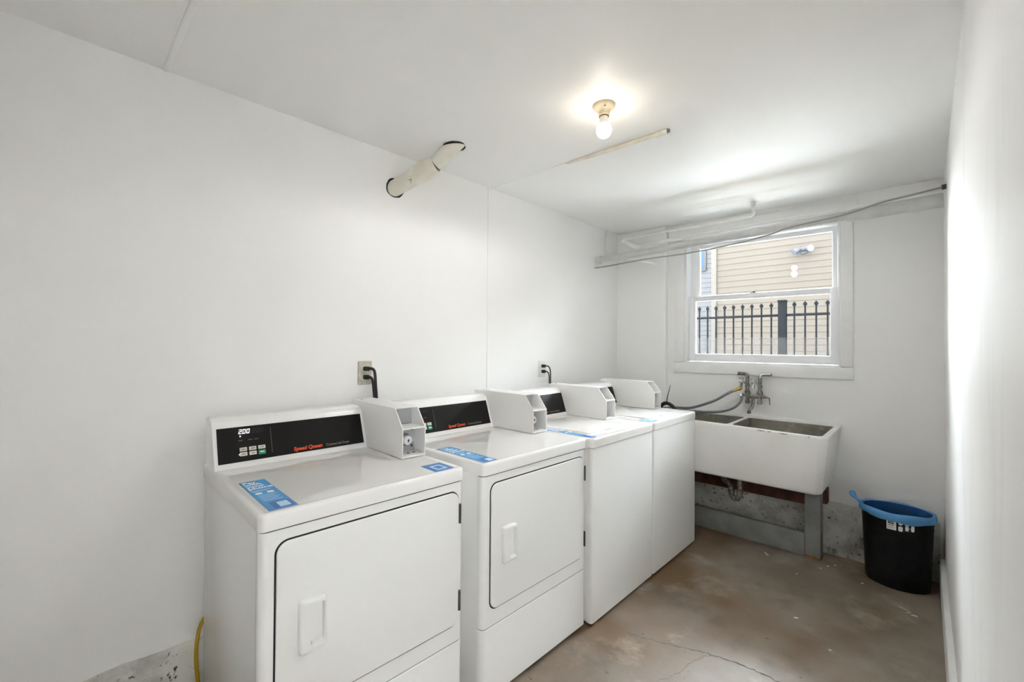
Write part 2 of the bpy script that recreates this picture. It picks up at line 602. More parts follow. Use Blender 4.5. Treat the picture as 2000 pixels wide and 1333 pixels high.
# pipe chase in the back left corner, seams and battens
bm = plate(-0.01, 0.438, -0.052, 0.002, 0.0, H, radii=[0.002, 0.014, 0.002, 0.002], bev=0.0005)
struct(obj('trim_1', back(bm), 'wall_paint'))
bm = bx(-0.001, 0.0045, 0.082, 0.096, 0.25, H, bev=0.002)
struct(obj('trim_2', bm, 'wall_paint'))
bm = bx(0.0, 0.62, 0.110, 0.120, H - 0.0035, H + 0.002, bev=0.0015)
struct(obj('trim_3', bm, 'ceiling_paint'))
bm = plate(0.0, 2.10, -1.538, -1.516, H + 0.001, H - 0.007, r=0.002, bev=0.006)
struct(obj('trim_4', bm, 'ceiling_paint'))
# head board over the window, under the ceiling
bm = bx(0.45, 1.683, -0.022, 0.004, 2.247, 2.322, bev=0.003)
struct(obj('trim_5', back(bm), 'trim_paint'))

# hall outside the doorway: unseen walls and roof added to keep sky light out
struct(obj('ceiling_sky_block', bx(2.15, 3.8, -3.6, 1.0, 2.36, 2.5), 'sky_block_paint', smooth=False))
struct(obj('wall_sky_block', bx(3.7, 3.8, -3.6, 1.0, 0, 2.5), 'sky_block_paint', smooth=False))
struct(obj('wall_sky_block_end', bx(2.15, 3.7, 0.9, 1.0, 0, 2.5), 'sky_block_paint', smooth=False))
struct(obj('wall_sky_block_far', bx(2.15, 3.75, -3.5, -3.4, 0, 2.5), 'sky_block_paint', smooth=False))
struct(obj('floor_hall', bx(2.35, 3.8, -3.6, 1.0, -0.12, -0.0), 'ground_gravel', smooth=False))

# ------------------------------------------------------------------ window
win = bpy.data.objects.new('window_1', None)
C.objects.link(win)
win.matrix_world = TB @ Matrix.Translation((1.08, 0, WZ0))
win['kind'] = 'structure'
win['label'] = 'white double hung window with two panes above the sink'
WM = Matrix.Translation((-1.08, 0, -WZ0))
def wpart(name, bm, m, parent=None, **k):
    if parent is None:
        bm.transform(WM)
    else:
        bm.transform(WM)
    return obj(name, bm, m, parent or win, **k)
wpart('casing', bx(0.500, WX0, -0.017, 0.001, 1.235, 2.245, bev=0.004), 'trim_paint')
wpart('casing', bx(WX1, 1.660, -0.017, 0.001, 1.235, 2.245, bev=0.004), 'trim_paint')
wpart('head_casing', bx(0.500, 1.660, -0.017, 0.001, WZ1, 2.245, bev=0.004), 'trim_paint')
wpart('apron', bx(0.497, 1.662, -0.020, 0.001, 1.152, 1.232, bev=0.006), 'trim_paint')
wpart('sill', bx(WX0 - 0.004, WX1 + 0.004, -0.012, 0.15, 1.222, 1.243, bev=0.003), 'window_vinyl')
wpart('jamb', bx(WX0 - 0.002, WX0 + 0.016, 0.0, 0.15, 1.243, WZ1, bev=0.002), 'window_vinyl')
wpart('jamb', bx(WX1 - 0.016, WX1 + 0.002, 0.0, 0.15, 1.243, WZ1, bev=0.002), 'window_vinyl')
wpart('head_jamb', bx(WX0, WX1, 0.0, 0.15, WZ1 - 0.018, WZ1 + 0.002, bev=0.002), 'window_vinyl')
def sash(name, x0, x1, z0, z1, gx0, gx1, gz0, gz1, d0, d1):
    bm = new()
    box(bm, x0, gx0, d0, d1, z0, z1, bev=0.003)
    box(bm, gx1, x1, d0, d1, z0, z1, bev=0.003)
    box(bm, gx0 - 0.002, gx1 + 0.002, d0 + 0.001, d1 - 0.001, z0, gz0, bev=0.003)
    box(bm, gx0 - 0.002, gx1 + 0.002, d0 + 0.001, d1 - 0.001, gz1, z1, bev=0.003)
    s = wpart(name, bm, 'window_vinyl')
    g = bx(gx0 - 0.003, gx1 + 0.003, 0.5 * (d0 + d1) - 0.002, 0.5 * (d0 + d1) + 0.002, gz0 - 0.003, gz1 + 0.003)
    wpart('pane', g, 'window_glass', parent=s, smooth=False)
    return s
lower = sash('lower_sash', 0.596, 1.577, 1.245, 1.768, 0.646, 1.534, 1.305, 1.727, 0.048, 0.080)
upper = sash('upper_sash', 0.596, 1.577, 1.735, 2.182, 0.668, 1.542, 1.774, 2.155, 0.084, 0.114)
bm = new()
box(bm, 1.045, 1.085, 0.050, 0.078, 1.768, 1.773, bev=0.001)
lathe(bm, [(0.008, 1.773), (0.008, 1.780), (0.004, 1.782)], (1.065, 0.064, 0), 12)
box(bm, 1.060, 1.092, 0.055, 0.064, 1.778, 1.783, bev=0.001)
wpart('sash_lock', bm, 'mech_grey', parent=lower)
wpart('pale_sheet', bx(0.648, 1.532, 0.0602, 0.0610, 1.306, 1.432), 'pale_sheet_mix', parent=lower, smooth=False)  # thin see-through pale sheet that whitens the lower part of the pane

# ------------------------------------------------------------------ laundry machines
# local frame of a machine: x = towards the room (front face at 0, back negative), y along the wall, z up
PANEL_SLOPE = ((-0.549, 0.926), (-0.598, 1.066))
SEG7 = {'2': 'abged', '0': 'abcdef'}

def console(root, w, y1p, kind, lit, ztop):
    dz = ztop - 0.914
    prof = [(-0.542, 0.914), (-0.546, 0.922), (-0.5485, 0.926), (-0.598, 1.066), (-0.606, 1.078), (-0.620, 1.086), (-0.640, 1.089),
            (-0.690, 1.089), (-0.698, 1.082), (-0.700, 0.914)]
    prof = [(a, b + dz) for a, b in prof]
    bm = new()
    c = (-0.63, 1.0)
    rows = []
    for y, s in ((0.004, 0.965), (0.006, 0.985), (0.011, 1.0), (w - 0.011, 1.0), (w - 0.006, 0.985), (w - 0.004, 0.965)):
        rows.append([bm.verts.new((c[0] + (p[0] - c[0]) * s, y, max(0.914 + dz, c[1] + (p[1] - c[1]) * s))) for p in prof])
    n = len(prof)
    for a, b in zip(rows, rows[1:]):
        for k in range(n):
            bm.faces.new((a[k], a[(k + 1) % n], b[(k + 1) % n], b[k]))
    bm.faces.new(rows[0])
    bm.faces.new(rows[-1][::-1])
    con = obj('console', bm, 'enamel', root, angle=30)
    # sloped control panel: frame with s along y, t up the slope
    a, b = PANEL_SLOPE
    up = Vector((b[0] - a[0], 0, b[1] - a[1])).normalized()
    nrm = Vector((0, 1, 0)).cross(up)
    base = Vector((a[0], 0, a[1] + dz))
    def F(s, t, h=0.0):
        return frame(base + Vector((0, s, 0)) + up * t + nrm * h, (0, 1, 0), up)
    def pbox(name, s0, s1, t0, t1, h0, h1, m, bev=0.0):
        bm = bx(s0, s1, t0, t1, h0, h1, bev=bev)
        bm.transform(F(0, 0))
        return obj(name, bm, m, con, smooth=bev > 0)
    pbox('control_panel', 0.016, y1p, 0.008, 0.136, -0.001, 0.0014, 'panel_black')
    if kind == 'dryer':
        pbox('display', 0.080, 0.166, 0.108, 0.126, 0.001, 0.0018, 'display_tint')
        if lit:
            bm = new()
            x = 0.084
            hh, ww, t = 0.0165, 0.0095, 0.0022
            for ch in '200':
                segs = {'a': (0, hh - t, ww, hh), 'd': (0, 0, ww, t), 'g': (0, hh / 2 - t / 2, ww, hh / 2 + t / 2),
                        'f': (0, hh / 2, t, hh), 'b': (ww - t, hh / 2, ww, hh), 'e': (0, 0, t, hh / 2), 'c': (ww - t, 0, ww, hh / 2)}
                for k in SEG7[ch]:
                    q = segs[k]
                    box(bm, x + q[0], x + q[2], 0.109 + q[1], 0.109 + q[3], 0.0018, 0.0022)
                x += 0.0128
            box(bm, 0.0950, 0.0968, 0.109, 0.1108, 0.0018, 0.0022)
            for v in bm.verts:
                v.co.x += (v.co.y - 0.109) * 0.14
            bm.transform(F(0, 0))
            obj('display_digits', bm, 'led_white', con, smooth=False)
            bm = lathe(new(), [(0.0026, 0.0015), (0.0026, 0.0022), (0.0012, 0.0026)], (0.089, 0.1005, 0), 12)
            bm.transform(F(0, 0))
            obj('indicator_light', bm, 'led_white', con)
            bm = lathe(new(), [(0.0026, 0.0015), (0.0026, 0.0022), (0.0012, 0.0026)], (0.083, 0.034, 0), 12)
            bm.transform(F(0, 0))
            obj('indicator_light', bm, 'led_white', con)
        for s in (0.089, 0.121, 0.141):
            pbox('print_mark', s - 0.007, s + 0.007, 0.083, 0.0865, 0.001, 0.0017, 'print_dim')
        for r in range(2):
            for c_ in range(3):
                s0, t0 = 0.084 + c_ * 0.0305, 0.045 - r * 0.0175
                green = r == 1 and c_ == 2
                b_ = pbox('button', s0, s0 + 0.024, t0 - (0.003 if green else 0), t0 + 0.0135, 0.001, 0.0032,
                          'button_green' if green else 'button_grey', bev=0.0012)
                pbox('print_mark', s0 + 0.005, s0 + 0.019, t0 + 0.005, t0 + 0.0085, 0.003, 0.0035, 'print_white' if green else 'print_grey')
        pbox('divider_line', 0.1905, 0.1925, 0.026, 0.122, 0.001, 0.0018, 'print_dim')
        text('lettering', 'Speed Queen', 0.0205, 'print_orange', con, F(0.268, 0.0175, 0.0016), shear=0.12, bold=0.0006, width=0.98)
        text('lettering', 'Commercial Dryer', 0.0155, 'print_grey', con, F(0.394, 0.0175, 0.0016), width=0.82)
    else:
        text('lettering', 'Speed Queen', 0.0205, 'print_orange', con, F(0.240, 0.0175, 0.0016), shear=0.12, bold=0.0006, width=0.98)
        text('lettering', 'Commercial Washer', 0.0155, 'print_grey', con, F(0.366, 0.0175, 0.0016), width=0.78)
        for c_ in range(3):
            pbox('button', 0.07 + c_ * 0.0305, 0.094 + c_ * 0.0305, 0.045, 0.0585, 0.001, 0.0032, 'button_grey', bev=0.0012)
        pbox('divider_line', 0.1785, 0.1805, 0.026, 0.122, 0.001, 0.0018, 'print_dim')
    return con

def coin_box(root, y0, y1, zb, lock=True):
    F_, K, T = -0.246, -0.306, 0.0035      # front, top of the slant, sheet thickness
    zs, zt = zb + 0.117, zb + 0.194
    side = [(-0.698, zb + 0.001), (F_, zb + 0.001), (F_, zs), (K, zt), (-0.698, zt)]
    bm = new()
    prism(bm, side, y0, y0 + T)
    cb = obj('coin_box', bm, 'coin_box_paint', root, smooth=False)
    def p(name, bm, m='coin_box_paint', **k):
        return obj(name, bm, m, cb, **k)
    bm = new()
    prism(bm, side, y1 - T, y1)
    p('side_plate', bm, smooth=False)
    p('top_plate', bx(-0.698, K, y0 + T, y1 - T, zt - T, zt), smooth=False)
    p('shelf', bx(-0.345, F_, y0 + T, y1 - T, zs - 0.003, zs + 0.002), smooth=False)
    p('base_plate', bx(-0.45, F_, y0 + T, y1 - T, zb + 0.002, zb + 0.010), smooth=False)
    bm = bx(-0.352, -0.345, y0 + T, y1 - T, zs - 0.004, zt - T)
    p('upper_back_plate', bm, 'mech_plate', smooth=False)
    p('lower_back_plate', bx(-0.330, -0.322, y0 + T, y1 - T, zb + 0.010, zs - 0.003), 'mech_plate', smooth=False)
    # latch hook in the upper opening
    bm = new()
    box(bm, -0.345, -0.330, y0 + 0.018, y0 + 0.026, zs + 0.010, zs + 0.062, bev=0.001)
    box(bm, -0.345, -0.318, y0 + 0.014, y0 + 0.030, zs + 0.022, zs + 0.030, bev=0.001)
    p('latch', bm, 'hinge_steel')
    if lock:
        bm = bx(-0.322, -0.292, y0 + 0.012, y0 + 0.056, zb + 0.040, zb + 0.088, bev=0.003)
        p('coin_slide', bm, 'mech_grey')
        bm = lathe(new(), [(0.019, -0.293), (0.019, -0.284), (0.017, -0.280), (0.008, -0.279), (0.0075, -0.281)], (0, y0 + 0.047, zb + 0.062), 24, 'x')
        p('lock', bm, 'lock_white')
        p('keyhole', bx(-0.2815, -0.2785, y0 + 0.0455, y0 + 0.0495, zb + 0.057, zb + 0.067), 'gap_black', smooth=False)
    else:
        bm = new()
        for k in range(4):
            box(bm, -0.322, -0.27 - 0.006 * (k % 2), y0 + T, y0 + 0.012, zb + 0.028 + k * 0.018, zb + 0.038 + k * 0.018, bev=0.001)
        p('coin_slide', bm, 'mech_grey')
    for k in range(2):
        bm = lathe(new(), [(0.004, -0.322), (0.004, -0.319), (0.002, -0.318)], (0, y1 - 0.018, zb + 0.030 + 0.068 * k), 10, 'x')
        p('rivet', bm, 'hinge_steel')
    for k in range(3):
        bm = bx(-0.290, -0.281, y0 + 0.018 + 0.026 * k, y0 + 0.029 + 0.026 * k, zb + 0.0098, zb + 0.0108)
        p('slot', bm, 'gap_black', smooth=False)
    bm = lathe(new(), [(0.006, zt), (0.006, zt + 0.004), (0.003, zt + 0.006)], (-0.655, y0 + 0.03, 0), 12)
    p('screw', bm, 'lock_white')
    return cb

def sticker_pay(root, x0, x1, y0, y1, z):
    """long payment sticker; top of its print towards the wall"""
    st = obj('payment_sticker', bx(x0, x1, y0, y1, z - 0.0002, z + 0.0006), 'sticker_blue', root, smooth=False)
    st['label'] = 'blue payment sticker'
    zz = z + 0.0008
    for k, (wd, s) in enumerate((('Pay', 0.030), ('with', 0.030), ('your', 0.030), ('phone', 0.030))):
        text('lettering', wd, s, 'print_white', st, frame((x0 + 0.030 + k * 0.0235, y0 + 0.006, zz), (0, 1, 0), (-1, 0, 0)), bold=0.0008, depth=0.0002, width=0.9)
    for k in range(2):
        obj('print_line', bx(x0 + 0.116 + k * 0.009, x0 + 0.1195 + k * 0.009, y0 + 0.008, y1 - 0.012 - 0.012 * k, zz - 0.0004, zz), 'sticker_print', st, smooth=False)
    for k in range(2):
        bm = plate(x0 + 0.140, x0 + 0.160, y0 + 0.010 + 0.032 * k, y0 + 0.030 + 0.032 * k, zz - 0.0004, zz, r=0.009, bev=0.0001)
        obj('badge', bm, 'print_white', st)
    for k in range(5):
        bm = bx(x0 + 0.172 + k * 0.014, x0 + 0.1755 + k * 0.014, y0 + 0.012, y1 - 0.012 - 0.008 * (k % 2), zz - 0.0004, zz)
        obj('print_line', bm, 'sticker_print', st, smooth=False)
    obj('print_block', bx(x0 + 0.252, x1 - 0.008, y0 + 0.018, y1 - 0.004, zz - 0.0004, zz), 'sticker_deep', st, smooth=False)
    obj('print_block', bx(x0 + 0.262, x1 - 0.016, y0 + 0.034, y0 + 0.062, zz - 0.0002, zz + 0.0001), 'sticker_print', st, smooth=False)

def sticker_square(root, x0, x1, y0, y1, z):
    st = obj('scan_sticker', bx(x0, x1, y0, y1, z - 0.0002, z + 0.0006), 'sticker_blue', root, smooth=False)
    st['label'] = 'small blue square sticker'
    cx, cy = 0.5 * (x0 + x1), 0.5 * (y0 + y1)
    obj('print_block', bx(cx - 0.028, cx + 0.028, cy - 0.022, cy + 0.022, z + 0.0004, z + 0.0008), 'sticker_print', st, smooth=False)
    obj('print_block', bx(cx - 0.018, cx + 0.018, cy - 0.014, cy + 0.014, z + 0.0006, z + 0.0010), 'sticker_blue', st, smooth=False)

def cabinet_top(root, w, z0, z1):
    """steel top with rounded front corners and a low rim round a slightly sunk field"""
    bm = new()
    n = 8
    def lp(i, r=None):
        rr = 0.020 if r is None else r
        return rrect(-0.712 + i, 0.004 - i, 0.0 + i, w - i, [0.004, max(rr - i, 0.003), max(rr - i, 0.003), 0.004], n)
    loops = [(lp(0.0), z0), (lp(0.0), z1 - 0.012), (lp(0.0012), z1 - 0.006), (lp(0.0045), z1 - 0.0015), (lp(0.010), z1), (lp(0.018), z1), (lp(0.024), z1 - 0.0022), (lp(0.026), z1 - 0.0024)]
    stack(bm, loops)
    return obj('top_panel', bm, 'enamel_top', root, angle=50)

def dryer(loc, rz, label, lit, stickers):
    W, Ht = 0.680, 0.914
    root = thing('clothes_dryer', label, 'dryer', loc, rz, 'coin operated dryers')
    obj('cabinet', bx(-0.71, -0.028, 0.006, W - 0.006, 0.012, 0.866, bev=0.004), 'enamel', root)
    bm = plate(-0.030, 0.0, 0.003, W - 0.003, 0.2905, 0.8635, radii=[0.001, 0.022, 0.022, 0.001], bev=0.0015, n=8)
    obj('front_panel', bm, 'enamel', root)
    bm = plate(-0.030, 0.0, 0.003, W - 0.003, 0.022, 0.2870, radii=[0.001, 0.022, 0.022, 0.001], bev=0.006, n=8)
    obj('lower_panel', bm, 'enamel', root)
    for sx in (-0.67, -0.06):
        for sy in (0.05, W - 0.05):
            obj('leveling_foot', lathe(new(), [(0.018, 0.0), (0.018, 0.010), (0.008, 0.012), (0.008, 0.03)], (sx, sy, 0), 14), 'black_rubber', root)
    cabinet_top(root, W, 0.868, Ht)
    for (za, zb_) in ((0.8615, 0.870), (0.285, 0.2915)):
        obj('seam', plate(-0.029, -0.0022, 0.0052, W - 0.0052, za, zb_, radii=[0.001, 0.020, 0.020, 0.001], bev=0.0003, n=8), 'seam_grey' if za > 0.5 else 'seam_light', root)
    obj('door_gap', plate(0.039, 0.653, 0.3485, 0.835, -0.002, 0.0012, r=0.036, bev=0.0004, axis='x', n=8), 'gap_black', root)
    door = obj('door', plate(0.0435, 0.6505, 0.353, 0.8305, 0.0, 0.0062, r=0.033, bev=0.0028, axis='x', n=8), 'enamel', root)
    bm = new()
    O = lambda i, r: rrect(0.098 + i, 0.172 - i, 0.513 + i, 0.655 - i, r, 6)
    stack(bm, [(O(0, 0.008), 0.005), (O(0, 0.008), 0.017), (O(0.003, 0.007), 0.0225), (O(0.006, 0.006), 0.0235),
               (rrect(0.1265, 0.1655, 0.5265, 0.6415, [0.014, 0.006, 0.006, 0.014], 6), 0.0235), (rrect(0.128, 0.165, 0.5285, 0.6395, [0.012, 0.006, 0.006, 0.012], 6), 0.019),
               (rrect(0.130, 0.164, 0.531, 0.636, [0.010, 0.006, 0.006, 0.010], 6), 0.0066)], 'x')
    obj('handle', bm, 'enamel', door, angle=45)
    for z0 in (0.716, 0.402):
        bm = new()
        lathe(bm, [(0.0045, z0), (0.0045, z0 + 0.069)], (0.0085, 0.6535, 0), 12)
        box(bm, 0.001, 0.006, 0.650, 0.660, z0, z0 + 0.069)
        obj('hinge', bm, 'hinge_steel', door)
    console(root, W, 0.556, 'dryer', lit, Ht - 0.0015)
    coin_box(root, 0.566, 0.672, Ht - 0.0015)
    zt = Ht - 0.0024
    if 'pay' in stickers:
        sticker_pay(root, *stickers['pay'], zt)
    if 'square' in stickers:
        sticker_square(root, *stickers['square'], zt)
    return root

def washer(loc, rz, label, stickers, lock):
    W, Ht = 0.648, 0.910
    root = thing('washing_machine', label, 'washer', loc, rz, 'coin operated washing machines')
    obj('cabinet', bx(-0.71, -0.028, 0.004, W - 0.004, 0.014, 0.864, bev=0.004), 'enamel', root)
    bm = plate(-0.030, 0.0, 0.002, W - 0.002, 0.014, 0.862, radii=[0.001, 0.013, 0.013, 0.001], bev=0.003, n=8)
    obj('front_panel', bm, 'enamel', root)
    for sx in (-0.67, -0.06):
        for sy in (0.05, W - 0.05):
            obj('leveling_foot', lathe(new(), [(0.018, 0.0), (0.018, 0.010), (0.008, 0.012), (0.008, 0.03)], (sx, sy, 0), 14), 'black_rubber', root)
    cabinet_top(root, W, 0.8645, Ht)
    obj('seam', plate(-0.029, -0.0018, 0.004, W - 0.004, 0.860, 0.8655, radii=[0.001, 0.011, 0.011, 0.001], bev=0.0003, n=8), 'seam_grey', root)
    lid = obj('lid', plate(-0.475, -0.085, 0.10, 0.475, Ht - 0.004, Ht + 0.004, r=0.022, bev=0.004, n=6), 'enamel_top', root)
    obj('lid_notch', plate(-0.0862, -0.0835, 0.26, 0.31, Ht - 0.0022, Ht + 0.0015, r=0.001, bev=0.0004), 'mech_plate', lid)
    console(root, W, 0.535, 'washer', False, Ht - 0.0015)
    coin_box(root, 0.531, 0.634, Ht - 0.0015, lock)
    if 'pay' in stickers:
        sticker_pay(root, *stickers['pay'], Ht - 0.0024)
    if 'square' in stickers:
        sticker_square(root, *stickers['square'], Ht - 0.0024)
    return root

dryer((0.7525, -1.4260, 0), -0.0298, 'white coin dryer nearest the viewer, its display lit', True,
      {'pay': (-0.347, -0.024, 0.032, 0.107), 'square': (-0.116, -0.012, 0.566, 0.650)})
dryer((0.8015, -0.6840, 0), -0.010, 'white coin dryer between the lit dryer and the washers', False,
      {'pay': (-0.325, -0.014, 0.028, 0.100)})
washer((0.8314, 0.008, 0), 0.0, 'white coin washer right beside a dryer, below the outlet with two thin cords', {'pay': (-0.34, -0.016, 0.028, 0.076)}, False)
washer((0.8314, 0.658, 0), 0.0, 'white coin washer at the far end, beside the sink', {'square': (-0.110, -0.014, 0.03, 0.10)}, True)

# ------------------------------------------------------------------ laundry sink and what carries it
def sink():
    root = thing('laundry_sink', 'white double laundry sink with grey basins under the window', 'sink', (1.0, 1.5, 0.485))
    off = Vector((-1.0, -1.5, -0.485))
    zt, zb = 0.843, 0.485
    fy = lambda x: 1.316 - 0.086 * (x - 0.83)            # front edge at the top
    by = lambda x: YB + THB * x - 0.004
    N = 6
    def outer(t):     # t 0 bottom .. 1 top
        x0, x1 = 0.385 - 0.02 * t, 1.556 + 0.038 * t
        pts = rrect(x0, x1, 0.0, 1.0, 0.0, N)
        r = rrect(x0, x1, 0.0, 0.45, [0.03, 0.045, 0.004, 0.004], N)
        out = []
        for (x, y) in r:
            f0 = 1.310 + (fy(x) - 1.310) * t
            out.append((x, f0 + (by(x) - f0) * (y / 0.45)))
        return out
    def shrink(pts, s):
        cx = sum(p[0] for p in pts) / len(pts)
        cy = sum(p[1] for p in pts) / len(pts)
        return [(cx + (p[0] - cx) * s, cy + (p[1] - cy) * (1 - (1 - s) * 2.4)) for p in pts]
    bm = new()
    rows = stack(bm, [(shrink(outer(0), 0.975), zb), (shrink(outer(0), 0.992), zb + 0.006), (outer(0.05), zb + 0.02), (outer(0.5), 0.66), (outer(1), zt - 0.012), (outer(1), zt - 0.004), (shrink(outer(1), 0.996), zt)], cap1=False)
    top_edges = []
    last = rows[-1]
    for i in range(len(last)):
        top_edges.append(bm.edges.get((last[i], last[(i + 1) % len(last)])))
    for (x0, x1) in ((0.405, 1.030), (1.058, 1.562)):
        def pock(ins, z):
            r = rrect(x0 + ins, x1 - ins, 0.0, 0.4, [0.035, 0.035, 0.02, 0.02], N)
            out = []
            for (x, y) in r:
                f0, b0 = fy(x) + 0.030 + ins, by(x) - 0.022 - ins
                out.append((x, f0 + (b0 - f0) * y / 0.4))
            return out, z
        rs = stack(bm, [pock(0, zt), pock(0.004, zt - 0.008), pock(0.02, zt - 0.24), pock(0.05, zt - 0.262)], cap0=False, mis=[1, 1, 1, 1])
        e = rs[0]
        for i in range(len(e)):
            top_edges.append(bm.edges.get((e[i], e[(i + 1) % len(e)])))
    bmesh.ops.triangle_fill(bm, use_beauty=True, use_dissolve=False, edges=top_edges)
    bm.transform(Matrix.Translation(off))
    obj('basin', bm, ['porcelain', 'sink_inside'], root, angle=40)
    # raised back ledge
    bm = bx(0.37, 1.60, -0.024, -0.0015, 0.838, 0.858, bev=0.004)
    back(bm)
    bm.transform(Matrix.Translation(off))
    obj('back_ledge', bm, 'porcelain', root)
    # chips along the front rim
    for (x, L) in ((1.225, 0.045), (1.345, 0.05), (1.285, 0.02), (1.50, 0.008)):
        pts = [(x, fy(x) - 0.001, zt - 0.006), (x + L * 0.5, fy(x + L * 0.5) - 0.002, zt - 0.0075), (x + L, fy(x + L) - 0.001, zt - 0.006)]
        bm = tube(new(), pts, [0.001, 0.0028, 0.001], 6)
        bm.transform(Matrix.Translation(off))
        obj('rim_chip', bm, 'chipped_rim', root)
    return root
sink()

tr = thing('drain_trap', 'grey metal drain trap hanging under the white sink', 'pipe', (1.04, 1.48, 0.3))
o3 = Matrix.Translation((-1.04, -1.48, -0.3))
def tp(name, bm, m):
    bm.transform(o3)
    return obj(name, bm, m, tr)
tp('tailpiece', tube(new(), [(1.068, 1.48, 0.485), (1.068, 1.48, 0.355)], 0.017, 14), 'chrome_worn')
tp('u_bend', tube(new(), spline([(1.068, 1.48, 0.36), (1.062, 1.48, 0.325), (1.040, 1.48, 0.307), (1.018, 1.48, 0.325), (1.012, 1.48, 0.36)], 6), 0.018, 14), 'chrome_worn')
tp('waste_arm', tube(new(), spline([(1.012, 1.48, 0.358), (1.008, 1.485, 0.385), (0.985, 1.50, 0.405), (0.95, 1.53, 0.410), (0.90, 1.68, 0.412)], 6), 0.017, 14), 'chrome_worn')
tp('slip_nut', lathe(new(), [(0.024, 0.355), (0.024, 0.372), (0.019, 0.376)], (1.068, 1.48, 0), 8), 'chrome_worn')
tp('slip_nut', lathe(new(), [(0.024, 0.350), (0.024, 0.366), (0.019, 0.370)], (1.012, 1.48, 0), 8), 'chrome_worn')

post = thing('support_post', 'grey painted wooden post standing under the right end of the sink', 'post', (1.471, 1.62, 0))
obj('post_shaft', bx(-0.043, 0.043, -0.045, 0.045, 0.022, 0.484, bev=0.004), 'grey_timber', post)
obj('worn_foot', bx(-0.042, 0.042, -0.044, 0.044, 0.0, 0.024, bev=0.003), 'bare_wood', post)
tag(obj('floor_plank', bx(0.30, 1.424, 1.592, 1.632, 0.002, 0.150, bev=0.004), 'grey_timber'), 'grey painted plank on edge along the floor below the sink', 'plank')
bm = bx(0.45, 1.424, -0.115, -0.014, 0.322, 0.40, bev=0.004)
tag(obj('support_beam', back(bm), 'brown_timber'), 'dark brown wooden beam against the wall under the sink', 'beam')
bm = new()
box(bm, 1.497, 1.534, -0.098, -0.014, 0.345, 0.440, bev=0.003)
tag(obj('wood_block', back(bm), 'brown_timber'), 'short brown wooden block behind the grey sink post', 'block')

# ------------------------------------------------------------------ faucet over the sink
fa = thing('laundry_faucet', 'old metal twin-pipe faucet on the wall above the sink', 'faucet')
fa.matrix_world = TB @ Matrix.Translation((1.096, 0, 0.97))
o4 = Matrix.Translation((-1.096, 0, -0.97))
def fp(name, bm, m, parent=None):
    bm.transform(o4)
    return obj(name, bm, m, parent or fa)
D = -0.062
for x, sgn, m in ((1.056, -1, 'chrome_worn'), (1.137, 1, 'chrome_worn')):
    rs = fp('riser', tube(new(), [(x, D, 0.958), (x, D, 1.152)], 0.0125, 14), m)
    fp('nut', lathe(new(), [(0.017, 1.020), (0.019, 1.026), (0.019, 1.040), (0.017, 1.046)], (x, D, 0), 8), m, rs)
    fp('nut', lathe(new(), [(0.016, 1.072), (0.016, 1.088)], (x, D, 0), 8), m, rs)
    fp('end_cap', lathe(new(), [(0.012, 0.952), (0.016, 0.956), (0.016, 0.972)], (x, D, 0), 10), m, rs)
    fp('supply_arm', tube(new(), spline([(x, D, 1.142), (x + sgn * 0.004, D, 1.158), (x + sgn * 0.02, D + 0.004, 1.165), (x + sgn * 0.066, D + 0.010, 1.166)], 5), [0.0125] * 15 + [0.0135], 14), 'chrome' if sgn > 0 else 'chrome_worn')
    fp('wall_flange', tube(new(), [(x + sgn * 0.056, D + 0.006, 1.166), (x + sgn * 0.06, 0.0, 1.166)], 0.011, 12), m)
    # cross handle on a short stem to the left of the riser
    hx = x - 0.034
    vs = fp('valve_stem', tube(new(), [(x - 0.006, D, 1.098), (hx, D - 0.016, 1.108), (hx, D - 0.034, 1.116)], 0.008, 10), 'chrome')
    bm = lathe(new(), [(0.011, -0.044), (0.012, -0.036), (0.008, -0.030)], (hx, D, 1.118), 12, 'y')
    for k in range(4):
        a = PI / 4 + k * PI / 2
        tube(bm, [(hx, D - 0.037, 1.118), (hx + 0.023 * math.cos(a), D - 0.037, 1.118 + 0.023 * math.sin(a))], [0.0045, 0.0062], 8)
    fp('cross_handle', bm, 'chrome')
    fp('outlet_nozzle', tube(new(), [(hx, D - 0.022, 1.102), (hx - 0.004, D - 0.026, 1.066)], [0.009, 0.010], 12), 'chrome_worn' if sgn < 0 else 'chrome')
fp('crossbar', tube(new(), [(1.056, D, 1.004), (1.137, D, 1.004)], 0.0125, 14), 'chrome_worn')
fp('spout', tube(new(), spline([(1.096, D, 1.004), (1.096, D - 0.012, 0.985), (1.096, D - 0.02, 0.950), (1.092, D - 0.030, 0.928), (1.082, D - 0.045, 0.915), (1.079, D - 0.050, 0.895)], 6), 0.0105, 12), 'chrome_worn')
fp('spout_tip', lathe(new(), [(0.0135, 0.884), (0.0135, 0.902), (0.011, 0.905)], (1.079, D - 0.050, 0), 12), 'chrome_worn')
fp('side_valve', tube(new(), [(1.137, D, 1.008), (1.166, D, 1.008), (1.172, D, 1.006), (1.182, D, 1.004)], [0.012, 0.013, 0.009, 0.006], 12), 'chrome_worn')
fp('lever', tube(new(), [(1.180, D, 1.006), (1.197, D - 0.004, 1.002), (1.199, D - 0.006, 0.985), (1.200, D - 0.008, 0.960), (1.206, D - 0.008, 0.955)], [0.006, 0.006, 0.0046, 0.0042, 0.006], 8), 'chrome_worn')
fp('hose_outlet', tube(new(), [(1.056, D, 1.012), (1.030, D - 0.008, 1.014), (1.021, D - 0.012, 1.016)], [0.011, 0.011, 0.013], 12), 'chrome_worn')

